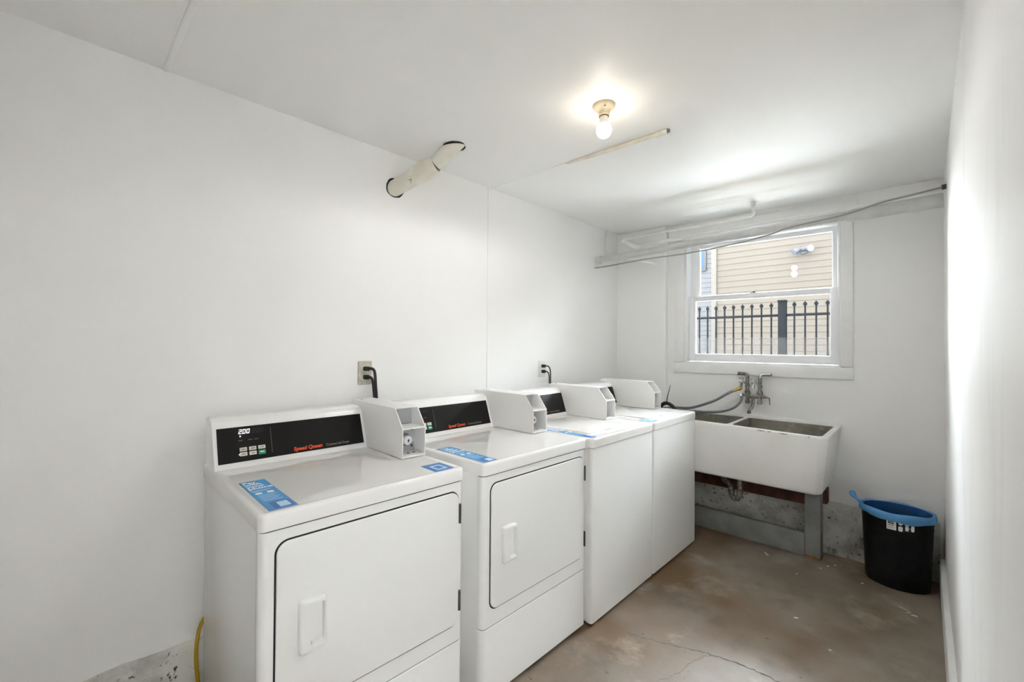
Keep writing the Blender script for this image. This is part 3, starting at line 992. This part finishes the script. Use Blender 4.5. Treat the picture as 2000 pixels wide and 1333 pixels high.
def W_(pts):
    return [bw(*p) for p in pts]
h1 = thing('washer_hose', 'upper grey rubber hose with a brass end, running from faucet to washers', 'hose', bw(1.0, -0.1, 1.05), 0, 'washer supply hoses')
M1i = Matrix.Translation(-h1.location)
bm = tube(new(), spline(W_([(0.978, -0.105, 1.044), (0.93, -0.12, 1.014), (0.855, -0.13, 0.963), (0.76, -0.14, 0.918), (0.67, -0.15, 0.888), (0.55, -0.13, 0.878), (0.45, -0.11, 0.86)]), 6), 0.0095, 12)
bm.transform(M1i)
obj('tube', bm, 'hose_grey', h1)
bm = tube(new(), W_([(1.018, -0.088, 1.070), (1.012, -0.092, 1.056), (0.998, -0.098, 1.052), (0.972, -0.108, 1.040)]), [0.013, 0.015, 0.012, 0.011], 10)
bm.transform(M1i)
obj('coupling', bm, 'brass', h1)
h2 = thing('washer_hose', 'lower grey rubber hose drooping from the faucet over the sink edge', 'hose', bw(1.02, -0.1, 1.0), 0, 'washer supply hoses')
M2i = Matrix.Translation(-h2.location)
bm = tube(new(), spline(W_([(1.020, -0.078, 1.014), (1.027, -0.092, 0.990), (1.015, -0.10, 0.955), (0.975, -0.115, 0.915), (0.90, -0.13, 0.884), (0.80, -0.14, 0.870), (0.69, -0.16, 0.868), (0.55, -0.18, 0.872), (0.45, -0.19, 0.85)]), 6), 0.0095, 12)
bm.transform(M2i)
obj('tube', bm, 'hose_grey', h2)
bm = tube(new(), W_([(1.016, -0.076, 1.018), (1.024, -0.088, 1.000)]), [0.015, 0.012], 8)
bm.transform(M2i)
obj('coupling', bm, 'chrome', h2)
bl = thing('drain_hose_loop', 'black hose loop with a thin upright tie behind the far washer', 'hose', bw(0.54, -0.25, 0.85))
Mbi = Matrix.Translation(-bl.location)
bm = tube(new(), spline(W_([(0.478, -0.25, 0.80), (0.484, -0.25, 0.875), (0.502, -0.25, 0.910), (0.535, -0.25, 0.922), (0.572, -0.25, 0.908), (0.600, -0.245, 0.875), (0.625, -0.24, 0.80)]), 6), 0.014, 12)
bm.transform(Mbi)
obj('loop', bm, 'black_rubber', bl)
bm = tube(new(), W_([(0.530, -0.252, 0.915), (0.545, -0.254, 0.985), (0.566, -0.256, 1.066)]), [0.004, 0.003, 0.0018], 6)
bm.transform(Mbi)
obj('tie', bm, 'black_rubber', bl)

# ------------------------------------------------------------------ waste bin with its liner
BX, BY = 1.876, 1.592
bn = thing('waste_bin', 'black plastic oval waste bin in the corner by the sink', 'bin', (BX, BY, 0))
def ell(a, b, n=48, ph=-0.06):
    return [((a * math.cos(t)) * math.cos(ph) - (b * math.sin(t)) * math.sin(ph), (a * math.cos(t)) * math.sin(ph) + (b * math.sin(t)) * math.cos(ph)) for t in [2 * PI * k / n for k in range(n)]]
bm = new()
prof = [(0.136, 0.100, 0.0), (0.142, 0.106, 0.004), (0.144, 0.108, 0.012), (0.152, 0.116, 0.22), (0.160, 0.124, 0.410), (0.163, 0.127, 0.422), (0.160, 0.124, 0.426), (0.156, 0.120, 0.420), (0.146, 0.110, 0.2), (0.138, 0.102, 0.010)]
stack(bm, [(ell(a, b), z) for a, b, z in prof])
obj('shell', bm, 'bin_plastic', bn)
# label on the front of the bin, following its curve
def on_bin(u, z, h):
    """u: metres round the front from the middle, towards +x"""
    t = z / 0.41
    a, b = 0.144 + 0.016 * t, 0.108 + 0.016 * t
    ph = -0.06
    ang = -PI / 2 + u / 0.150
    x, y = (a + h) * math.cos(ang), (b + h) * math.sin(ang)
    return Vector((x * math.cos(ph) - y * math.sin(ph), x * math.sin(ph) + y * math.cos(ph), z))
def curved(name, u0, u1, z0, z1, m, h=0.0008, corner=0.0, parent=None, n=6):
    bm = new()
    pts = rrect(u0, u1, z0, z1, corner, 4)
    a = [bm.verts.new(on_bin(p[0], p[1], h)) for p in pts]
    b = [bm.verts.new(on_bin(p[0], p[1], h - 0.0012)) for p in pts]
    bm.faces.new(a)
    bm.faces.new(b[::-1])
    for i in range(len(a)):
        bm.faces.new((a[i], a[(i + 1) % len(a)], b[(i + 1) % len(a)], b[i]))
    return obj(name, bm, m, parent or bn, smooth=False)
lb = curved('paper_label', -0.030, 0.010, 0.338, 0.405, 'bin_label_white')
curved('print_block', -0.022, 0.000, 0.372, 0.404, 'panel_black', h=0.0012, parent=lb)
def on_label(name, body, size, u, z, m, bold=0.0, width=1.0, h=0.0014):
    p, q, r = on_bin(u, z, h), on_bin(u + 0.01, z, h), on_bin(u, z + 0.01, h)
    return text(name, body, size, m, lb, frame(p, q - p, r - p), bold=bold, width=width, depth=0.0002)
on_label('lettering', 'U', 0.030, -0.0195, 0.378, 'bin_label_white', bold=0.0008, h=0.0022)
on_label('lettering', 'umbra', 0.010, -0.024, 0.362, 'panel_black', bold=0.0002, width=1.0)
for k in range(2):
    curved('print_line', -0.026, 0.004 - 0.006 * k, 0.353 - 0.006 * k, 0.3545 - 0.006 * k, 'print_grey', h=0.0012, parent=lb)
curved('icon', 0.018, 0.036, 0.374, 0.396, 'bin_label_white', corner=0.006)
curved('icon', 0.018, 0.036, 0.338, 0.366, 'bin_label_white', corner=0.006)
curved('icon_line', 0.0265, 0.0275, 0.366, 0.374, 'bin_label_white')
curved('icon', 0.046, 0.060, 0.346, 0.371, 'bin_label_white', corner=0.001)
curved('icon', 0.045, 0.061, 0.374, 0.383, 'bin_label_white', corner=0.0035)
curved('icon', 0.070, 0.084, 0.346, 0.378, 'bin_label_white', corner=0.005)
curved('icon_line', 0.062, 0.068, 0.3605, 0.3625, 'bin_label_white')
curved('icon_line', 0.0405, 0.0412, 0.334, 0.402, 'print_dim')

lin = thing('bin_liner', 'blue plastic bag lining the black waste bin, folded over its rim', 'bag', (BX, BY, 0.42))
bm = new()
NL = 96
rnd = random.Random(11)
ph1 = [rnd.uniform(0, 6.28) for _ in range(8)]
def wr(t, k, amp):
    return amp * (math.sin(9 * t + ph1[k]) + 0.7 * math.sin(17 * t + ph1[(k + 3) % 8]) + 0.5 * math.sin(29 * t + ph1[(k + 5) % 8]))
rows = []
levels = [(0.1655, 0.1295, -0.030, 0.0042), (0.169, 0.133, -0.020, 0.0044), (0.168, 0.132, -0.004, 0.0036), (0.167, 0.131, 0.008, 0.001), (0.160, 0.124, 0.013, 0.001),
          (0.1525, 0.1165, 0.008, 0.0012), (0.147, 0.110, -0.03, 0.006), (0.136, 0.099, -0.09, 0.010), (0.125, 0.088, -0.20, 0.008), (0.10, 0.065, -0.28, 0.008), (0.03, 0.02, -0.30, 0.004)]
for k, (a, b, z, amp) in enumerate(levels):
    row = []
    for i in range(NL):
        t = 2 * PI * i / NL
        w = wr(t, k % 3, amp * 0.5)
        if k < 4:
            w = abs(w)
        ph = -0.06
        zz = z
        if k == 0:
            zz += 0.006 * math.sin(2 * t + 1.0) + 0.003 * math.sin(7 * t)
        if k in (3, 4):
            zz += 0.003 * math.sin(5 * t + 0.5)
        x, y = (a + w) * math.cos(t), (b + w) * math.sin(t)
        row.append(bm.verts.new((x * math.cos(ph) - y * math.sin(ph), x * math.sin(ph) + y * math.cos(ph), zz)))
    rows.append(row)
for k, (a, b) in enumerate(zip(rows, rows[1:])):
    for i in range(NL):
        bm.faces.new((a[i], a[(i + 1) % NL], b[(i + 1) % NL], b[i])).material_index = 1 if k >= 5 else 0
bm.faces.new(rows[-1]).material_index = 1
obj('bag', bm, ['blue_film', 'blue_film_inner'], lin, angle=80)
bm = tube(new(), spline([(-0.158, 0.000, 0.004), (-0.172, 0.006, 0.012), (-0.190, 0.012, 0.026), (-0.206, 0.016, 0.046), (-0.212, 0.018, 0.058)], 4),
          [0.016, 0.015, 0.013, 0.011, 0.009, 0.0075, 0.007, 0.008, 0.010, 0.0125, 0.014, 0.015, 0.0155, 0.0155, 0.015, 0.011, 0.005], 10)
obj('knot', bm, 'blue_film', lin, angle=80)

# ------------------------------------------------------------------ ceiling lamp
lp = thing('ceiling_lamp', 'cream ceramic lamp holder with a lit bare bulb on the ceiling', 'lamp', (1.043, -0.239, H))
obj('canopy', lathe(new(), [(0.046, 0.0), (0.046, -0.006), (0.043, -0.012), (0.036, -0.018), (0.027, -0.024), (0.023, -0.032), (0.023, -0.042), (0.020, -0.045)], (0, 0, 0), 32), 'ceramic_cream', lp)
obj('screw', lathe(new(), [(0.0045, -0.020), (0.0045, -0.015), (0.004, -0.010)], (0.020, -0.026, 0.0), 10), 'hinge_steel', lp)
obj('collar', lathe(new(), [(0.0195, -0.044), (0.0205, -0.046), (0.0205, -0.049), (0.0185, -0.050)], (0, 0, 0), 24), 'joint_rust', lp)
bulb = obj('bulb_base', lathe(new(), [(0.0165, -0.048), (0.017, -0.060), (0.019, -0.072), (0.023, -0.080)], (0, 0, 0), 24), 'bulb_neck', lp)
obj('bulb', lathe(new(), [(0.022, -0.0795), (0.0275, -0.086), (0.0305, -0.096), (0.031, -0.105), (0.029, -0.116), (0.024, -0.125), (0.015, -0.132), (0.005, -0.1345)], (0, 0, 0), 24), 'bulb_glow', lp)

# the bulb's own light: an LED bulb throws its light into the half space below its opaque neck
ld = bpy.data.lights.new('bulb_light', 'SPOT')
ld.energy = BULB_LIGHT
ld.color = (1.0, 0.965, 0.93)
ld.spot_size = PI
ld.spot_blend = 0.25
ld.shadow_soft_size = 0.03
lo = bpy.data.objects.new('bulb_light', ld)
C.objects.link(lo)
lo.parent = lp
lo.location = (0, 0, -0.172)

# conduit running across the ceiling towards the lamp
cr = thing('ceiling_conduit', 'cream painted conduit lying along the ceiling behind the bulb', 'pipe', (0.60, 0.118, H))
obj('tube', tube(new(), spline([(-0.02, 0.0, -0.001), (0.12, 0.001, -0.006), (0.30, 0.003, -0.009), (0.50, 0.006, -0.010)], 6), [0.004] + [0.008] * 5 + [0.0095] * 13, 12), 'duct_paint', cr)
obj('coupling', tube(new(), [(0.495, 0.006, -0.011), (0.515, 0.006, -0.011), (0.518, 0.006, -0.011), (0.526, 0.006, -0.011), (0.529, 0.006, -0.011), (0.551, 0.007, -0.011)], [0.013, 0.013, 0.0105, 0.0105, 0.013, 0.013], 14), 'duct_paint', cr)
obj('stub', tube(new(), [(0.550, 0.007, -0.011), (0.560, 0.007, -0.011)], 0.008, 12), 'mech_grey', cr)

# vent pipe from the left wall up into the ceiling
vp = thing('vent_pipe', 'cream painted vent pipe bending from the left wall into the ceiling', 'pipe', (0.0, -0.580, 2.178))
p0, p1, p2 = Vector((0.0, 0.0, 0.0)), Vector((0.190, 0.108, 0.100)), Vector((0.294, 0.150, 0.180))
d0 = (p1 - p0).normalized()
d2 = (p2 - p1).normalized()
obj('lower_pipe', tube(new(), [p0 - d0 * 0.03, p0 + d0 * 0.10, p0 + d0 * 0.13, p0 + d0 * 0.15, p0 + d0 * 0.195, p1 + d0 * 0.008], [0.041, 0.041, 0.043, 0.049, 0.051, 0.040], 28), 'duct_paint', vp, angle=60)
obj('upper_pipe', tube(new(), [p1 - d2 * 0.03, p1 + d2 * 0.01, p1 + d2 * 0.05, p2 + d2 * 0.05], [0.030, 0.034, 0.036, 0.038], 28), 'duct_paint', vp, angle=60)
obj('rusty_joint', tube(new(), [p1 + d0 * 0.002, p1 + d2 * 0.008 + d0 * 0.004], [0.0385, 0.036], 20), 'joint_rust', vp)
def ragged_ring(center, axis_n, r0, r1, seed, start, end):
    """ragged broken plaster edge round a pipe"""
    rnd = random.Random(seed)
    bm = new()
    n = Vector(axis_n)
    u = Vector((0, 1, 0)) if abs(n.y) < 0.5 else Vector((1, 0, 0))
    v = n.cross(u)
    K = 26
    prev = None
    for i in range(K + 1):
        a = start + (end - start) * i / K
        e = Vector(center)
        ro = r1 * rnd.uniform(0.96, 1.08)
        q = [e + (u * math.cos(a) + v * math.sin(a)) * r for r in (r0, ro)]
        row = [bm.verts.new(q[0] + n * 0.0004), bm.verts.new(q[1] + n * 0.0004), bm.verts.new(q[1] + n * 0.0028), bm.verts.new(q[0] + n * 0.004)]
        if prev:
            for k in range(4):
                bm.faces.new((prev[k], prev[(k + 1) % 4], row[(k + 1) % 4], row[k]))
        else:
            bm.faces.new(row)
        prev = row
    bm.faces.new(prev[::-1])
    return bm
obj('broken_edge', ragged_ring((0, 0, 0), (1, 0, 0), 0.040, 0.050, 2, 0.0, 2 * PI * 0.999), 'gap_black', vp)
obj('broken_edge', ragged_ring((0.300, 0.154, 0.1795), (0, 0, -1), 0.036, 0.054, 4, 0, 2 * PI * 0.999), 'gap_black', vp)
# dark scratch mark on the pipe
bm = new()
c0 = p0 + d0 * 0.098
side = Vector((0.62, -0.66, -0.28))
side = (side - d0 * side.dot(d0)).normalized()
w0 = d0.cross(side)
for (a0, b0, a1, b1) in ((0.0, 0.6, 0.012, 0.25), (0.012, 0.25, 0.000, 0.16), (0.012, 0.25, 0.020, -0.12)):
    q0 = c0 + d0 * a0 + (side * math.cos(b0) + w0 * math.sin(b0)) * 0.0412
    q1 = c0 + d0 * a1 + (side * math.cos(b1) + w0 * math.sin(b1)) * 0.0412
    tube(bm, [q0, q1], 0.0014, 5)
obj('scratch_mark', bm, 'gap_black', vp)

# ------------------------------------------------------------------ pipes under the ceiling by the window
dp = thing('drain_pipe', 'thick white painted drain pipe crossing in front of the window top', 'pipe', bw(1.0, -0.41, 2.1))
mdi = Matrix.Translation(-dp.location)
def dpp(name, pts, r, m='drain_paint_shaded', seg=20, root=dp, mi=mdi):
    bm = tube(new(), W_(pts), r, seg)
    bm.transform(mi)
    return obj(name, bm, m, root, angle=50)
dpp('tube', [(0.012, -0.41, 2.072), (1.1, -0.41, 2.104), (2.058, -0.41, 2.132)], 0.026)
dpp('hub', [(1.66, -0.41, 2.1205), (1.675, -0.41, 2.121), (1.69, -0.41, 2.1215), (2.058, -0.41, 2.132)], [0.027, 0.033, 0.034, 0.037])
dpp('collar', [(0.010, -0.41, 2.072), (0.05, -0.41, 2.073), (0.056, -0.41, 2.073)], [0.034, 0.034, 0.027])

wp = thing('water_pipe', 'thin white pipe with an elbow up into the ceiling near the window', 'pipe', bw(0.7, -0.25, 2.262))
mwi = Matrix.Translation(-wp.location)
dpp('tube', [(0.16, -0.25, 2.256), (0.40, -0.25, 2.259), (1.105, -0.25, 2.266)], 0.0105, root=wp, mi=mwi, m='pipe_paint')
bm = tube(new(), spline(W_([(1.10, -0.25, 2.266), (1.122, -0.25, 2.267), (1.135, -0.25, 2.280), (1.137, -0.25, 2.300), (1.138, -0.25, H)]), 5), 0.0115, 14)
bm.transform(mwi)
obj('elbow', bm, 'pipe_paint', wp)
dpp('collar', [(1.138, -0.25, 2.325), (1.138, -0.25, 2.349), (1.140, -0.25, H - 0.001)], [0.015, 0.017, 0.018], root=wp, mi=mwi, m='pipe_paint')
bm = tube(new(), spline(W_([(0.165, -0.25, 2.256), (0.155, -0.235, 2.248), (0.195, -0.14, 2.215), (0.24, -0.05, 2.20)]), 5), [0.012] * 4 + [0.020] * 12, 14)
bm.transform(mwi)
obj('wall_elbow', bm, 'pipe_paint', wp)

cp = thing('conduit_pipe', 'slim white conduit with a coupling, above the thick drain pipe', 'pipe', bw(1.2, -0.25, 2.2))
mci = Matrix.Translation(-cp.location)
dpp('tube', [(0.52, -0.25, 2.184), (1.2, -0.25, 2.198), (2.060, -0.25, 2.215)], 0.0125, root=cp, mi=mci, m='pipe_paint')
dpp('coupling', [(0.475, -0.25, 2.176), (0.53, -0.25, 2.178)], 0.019, root=cp, mi=mci, seg=8, m='pipe_paint')
bm = tube(new(), spline(W_([(0.478, -0.25, 2.177), (0.42, -0.25, 2.182), (0.36, -0.25, 2.178), (0.31, -0.25, 2.158), (0.28, -0.25, 2.135)]), 6), 0.010, 12)
bm.transform(mci)
obj('offset_bend', bm, 'pipe_paint', cp)

bm = tube(new(), W_([(0.235, -0.372, 2.076), (0.36, -0.054, 2.052)]), 0.0095, 12)
tag(obj('pipe_stub', bm, 'window_vinyl'), 'short bright white pipe stub below the drain pipe in the corner', 'pipe')
bm = tube(new(), spline([(0.006, 1.484, H), (0.006, 1.478, 2.31), (0.007, 1.462, 2.255), (0.007, 1.458, 2.21), (0.008, 1.470, 2.16), (0.008, 1.474, 2.10)], 6), 0.0065, 8)
tag(obj('wall_wire', bm, 'pipe_paint'), 'thin painted wire running down the left wall from the ceiling', 'wire')
bm = tube(new(), spline(W_([(2.056, -0.455, 2.186), (1.939, -0.46, 2.171), (1.811, -0.465, 2.155), (1.678, -0.465, 2.125), (1.55, -0.463, 2.110), (1.379, -0.463, 2.094), (1.268, -0.463, 2.067), (1.06, -0.463, 2.040),
                            (0.793, -0.462, 2.022), (0.492, -0.462, 2.020), (0.261, -0.462, 2.010), (0.10, -0.46, 2.004), (0.014, -0.458, 2.004)]), 8), 0.0050, 10)
cb = tag(obj('sagging_cable', bm, 'cable_grey'), 'grey cable sagging across the window below the drain pipe', 'cable')
bm = tube(new(), W_([(2.068, -0.455, 2.187), (2.050, -0.455, 2.186)]), [0.013, 0.013], 12)
obj('cable_clamp', bm, 'hinge_steel', cb)

# ------------------------------------------------------------------ outlets and power cords
def outlet(y, z, label, m, rough):
    o = thing('wall_outlet', label, 'outlet', (0.0, y, z))
    obj('cover_plate', plate(-0.036, 0.036, -0.058, 0.058, 0.0, 0.006, r=0.006, bev=0.003, axis='x'), m, o)
    for s in (-1, 1):
        rc = obj('receptacle', plate(-0.017, 0.017, -0.014 + s * 0.0195, 0.014 + s * 0.0195, 0.005, 0.0085, r=0.011, bev=0.001, axis='x'), rough, o)
        for k in (-1, 1):
            obj('slot', bx(0.0083, 0.0088, k * 0.006 - 0.001, k * 0.006 + 0.001, s * 0.0195 - 0.002, s * 0.0195 + 0.005), 'gap_black', rc, smooth=False)
    return o
outlet(-0.739, 1.222, 'dirty ivory wall outlet above the nearest dryer', 'outlet_dirty', 'outlet_ivory')
outlet(0.622, 1.196, 'clean white wall outlet above the washers', 'outlet_white', 'outlet_white')

def cord(y, z, pts, r, label, group):
    o = thing('power_cord', label, 'cord', (0.0095, y, z), 0, group)
    bm = plate(-0.013, 0.013, -0.011, 0.011, 0.0, 0.022, r=0.006, bev=0.004, axis='x')
    bm.transform(Matrix.Translation((0, 0, 0)))
    obj('plug', bm, 'black_rubber', o)
    L = Vector((0.0095, y, z))
    obj('cable', tube(new(), spline([Vector(p) - L for p in pts], 7), r, 10), 'black_rubber', o)
    return o
cord(-0.739, 1.243, [(0.028, -0.736, 1.243), (0.044, -0.722, 1.243), (0.050, -0.712, 1.225), (0.050, -0.706, 1.16), (0.048, -0.700, 1.09), (0.040, -0.690, 0.90), (0.030, -0.684, 0.60)], 0.0070,
     'thick black cord from the upper socket of the dirty outlet', 'black cords at the dryer outlet')
cord(-0.739, 1.202, [(0.028, -0.737, 1.202), (0.042, -0.728, 1.200), (0.048, -0.722, 1.186), (0.050, -0.717, 1.14), (0.048, -0.712, 1.09), (0.040, -0.706, 0.90), (0.030, -0.70, 0.60)], 0.0065,
     'thick black cord from the lower socket of the dirty outlet', 'black cords at the dryer outlet')
cord(0.622, 1.216, [(0.028, 0.624, 1.216), (0.046, 0.634, 1.216), (0.056, 0.646, 1.200), (0.058, 0.652, 1.15), (0.056, 0.654, 1.02), (0.05, 0.654, 0.80)], 0.0042,
     'thin black cord from the upper socket of the clean outlet', 'black cords at the washer outlet')
cord(0.622, 1.177, [(0.028, 0.624, 1.177), (0.044, 0.632, 1.175), (0.052, 0.640, 1.160), (0.054, 0.643, 1.12), (0.052, 0.644, 1.02), (0.045, 0.644, 0.80)], 0.0042,
     'thin black cord from the lower socket of the clean outlet', 'black cords at the washer outlet')

bm = tube(new(), spline([(0.036, -1.405, 0.003), (0.036, -1.412, 0.10), (0.035, -1.418, 0.18), (0.034, -1.416, 0.25), (0.032, -1.406, 0.30), (0.026, -1.385, 0.335)], 6), 0.0065, 12)
tag(obj('gas_hose', bm, 'yellow_hose'), 'yellow flexible hose behind the nearest dryer at the left wall', 'hose')

# ------------------------------------------------------------------ scraps on the floor
chips = [(1.238, 1.452, 0.060, 0.011, -0.9, 'long pale paper strip on the floor before the grey plank'),
         (1.437, 1.296, 0.010, 0.008, 0.2, 'single white chip on the floor in front of the grey post'),
         (1.557, 1.541, 0.018, 0.012, 0.4, 'white chip lying just right of the grey post foot'),
         (1.588, 1.586, 0.014, 0.010, 1.0, 'white chip between the grey post and the wall'),
         (1.528, 1.476, 0.012, 0.008, 0.2, 'small white chip in front of the grey post foot, right side'),
         (1.733, 1.440, 0.016, 0.010, 0.7, 'white chip beside the left foot of the black bin'),
         (1.916, 1.279, 0.060, 0.004, -0.5, 'long thin white splinter in front of the black bin'),
         (1.936, 1.251, 0.034, 0.005, 0.9, 'short white splinter across the long one before the bin'),
         (1.958, 1.236, 0.028, 0.016, 0.1, 'broad white flake right of the splinters before the bin'),
         (1.528, 0.794, 0.024, 0.010, 0.6, 'white flake alone in the middle of the floor'),
         (1.690, 0.626, 0.012, 0.010, 0.3, 'small white flake on the floor nearest the viewer')]
for (x, y, L, w, a, lab) in chips:
    bm = new()
    rnd = random.Random(int(x * 1000))
    K = 8
    pts = [(0.5 * L * math.cos(2 * PI * k / K) * rnd.uniform(0.75, 1.1), 0.5 * w * math.sin(2 * PI * k / K) * rnd.uniform(0.75, 1.15)) for k in range(K)]
    prism(bm, pts, 0.0, 0.0022, 'z')
    o = tag(obj('paint_chip', bm, 'paint_chip', smooth=False), lab, 'chip', 'white scraps on the floor')
    o.location = (x, y, 0.0003)
    o.rotation_euler = (0, 0, a)

# ------------------------------------------------------------------ outside: fence, neighbour house
GZ = 0.15
struct(obj('ground', bx(-9, 9, 4.15, 14, GZ - 0.2, GZ), 'soil', smooth=False))
struct(obj('floor_bounce', bx(-9, 9, 1.95, 4.15, GZ - 0.2, GZ), 'bounce_ground', smooth=False))  # added strip out of view, reflecting sky light up through the window
fe = thing('metal_fence', 'dark metal picket fence with spear tips outside the window', 'fence', (0.73, 4.3, GZ))
def picket_bm():
    bm = bx(-0.008, 0.008, -0.008, 0.008, 0.05, 1.705)
    z = 1.700
    prof = [(0.008, z), (0.011, z + 0.004), (0.022, z + 0.022), (0.018, z + 0.032), (0.001, z + 0.058)]
    rows = [[bm.verts.new((sx * a, sy * min(a, 0.008), h)) for sx, sy in ((-1, -1), (1, -1), (1, 1), (-1, 1))] for a, h in prof]
    for p, q in zip(rows, rows[1:]):
        for k in range(4):
            bm.faces.new((p[k], p[(k + 1) % 4], q[(k + 1) % 4], q[k]))
    bm.faces.new(rows[0][::-1])
    bm.faces.new(rows[-1])
    return bm
pk = obj('picket', picket_bm(), 'fence_metal', fe, smooth=False)
xs = [-0.258 + 0.1085 * k for k in range(-6, 9)] + [0.853 + 0.1085 * k for k in range(0, 11)]
pk.location = (xs[0] - 0.73, 0, 0)
for x in xs[1:]:
    c = pk.copy()
    C.objects.link(c)
    c.parent = fe
    c.location = (x - 0.73, 0, 0)
for z in (1.598, 0.25):
    obj('rail', bx(-1.75, -0.04, -0.014, 0.014, z - 0.013, z + 0.013, bev=0.001), 'fence_metal', fe)
    obj('rail', bx(0.04, 1.30, -0.014, 0.014, z - 0.013, z + 0.013, bev=0.001), 'fence_metal', fe)
po = obj('post', bx(-0.041, 0.041, -0.041, 0.041, 0.0, 1.765, bev=0.002), 'fence_metal', fe)
obj('post_cap', plate(-0.047, 0.047, -0.047, 0.047, 1.762, 1.785, r=0.004, bev=0.012), 'fence_metal', po)

def siding(name, label, x0, x1, y, z0, z1, step, m, trim, group):
    r = thing(name, label, 'building', (x0, y, GZ), 0, group)
    L = x1 - x0
    obj('sheathing', bx(0.0, L, 0.02, 0.12, 0.0, z1 - GZ), m, r, smooth=False)
    bm = new()
    pts = [(0.018, 0.0), (0.008, 0.0), (0.0065, 0.003), (0.014, step), (0.018, step)]
    prism(bm, [(-(0.018 - p[0]) + 0.018, p[1]) for p in pts], 0.0, L, 'x')
    b0 = obj('siding_board', bm, m, r, smooth=False)
    n = int((z1 - z0) / step)
    b0.location = (0, 0, z0 - GZ)
    for k in range(1, n):
        c = b0.copy()
        C.objects.link(c)
        c.parent = r
        c.location = (0, 0, z0 - GZ + k * step)
    if trim:
        obj('corner_board', bx(-0.085, 0.0, -0.02, 0.12, 0.0, z1 - GZ, bev=0.003), 'siding_trim', r)
    return r
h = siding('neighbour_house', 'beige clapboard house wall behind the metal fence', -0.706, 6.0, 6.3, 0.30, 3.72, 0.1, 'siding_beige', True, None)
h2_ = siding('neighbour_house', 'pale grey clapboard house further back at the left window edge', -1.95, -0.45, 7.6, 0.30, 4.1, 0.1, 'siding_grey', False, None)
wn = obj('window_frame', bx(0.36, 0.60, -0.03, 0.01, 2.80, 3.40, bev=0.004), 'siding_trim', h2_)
obj('pane', bx(0.39, 0.57, -0.034, -0.02, 2.84, 3.36), 'house_glass', wn, smooth=False)
# flood light on the beige wall
fl = thing('flood_light', 'grey twin flood light fixed to the beige house wall', 'lamp', (0.60, 6.285, 2.875))
obj('mount_plate', lathe(new(), [(0.055, 0.0), (0.055, -0.02), (0.045, -0.03)], (0, 0, 0), 20, 'y'), 'lamp_grey', fl)
for (dx, m) in ((-0.085, 'lamp_grey'), (0.085, 'lamp_grey')):
    s = 1 if dx > 0 else -1
    hd = obj('lamp_head', tube(new(), [(0.0, -0.03, 0.0), (s * 0.03, -0.05, 0.005), (s * 0.05, -0.065, 0.012), (s * 0.11, -0.12, 0.004 if s > 0 else -0.03)], [0.018, 0.022, 0.035, 0.052], 16), m, fl)
    if s > 0:
        bm = lathe(new(), [(0.05, 0.0), (0.046, 0.014), (0.03, 0.026), (0.008, 0.032)], (0, 0, 0), 16)
        bm.transform(frame((0.11, -0.12, 0.004), (0, 0, 1), Vector((0.06, -0.055, -0.008)).cross(Vector((0, 0, 1)))))
        obj('lens', bm, 'lamp_lens', hd)
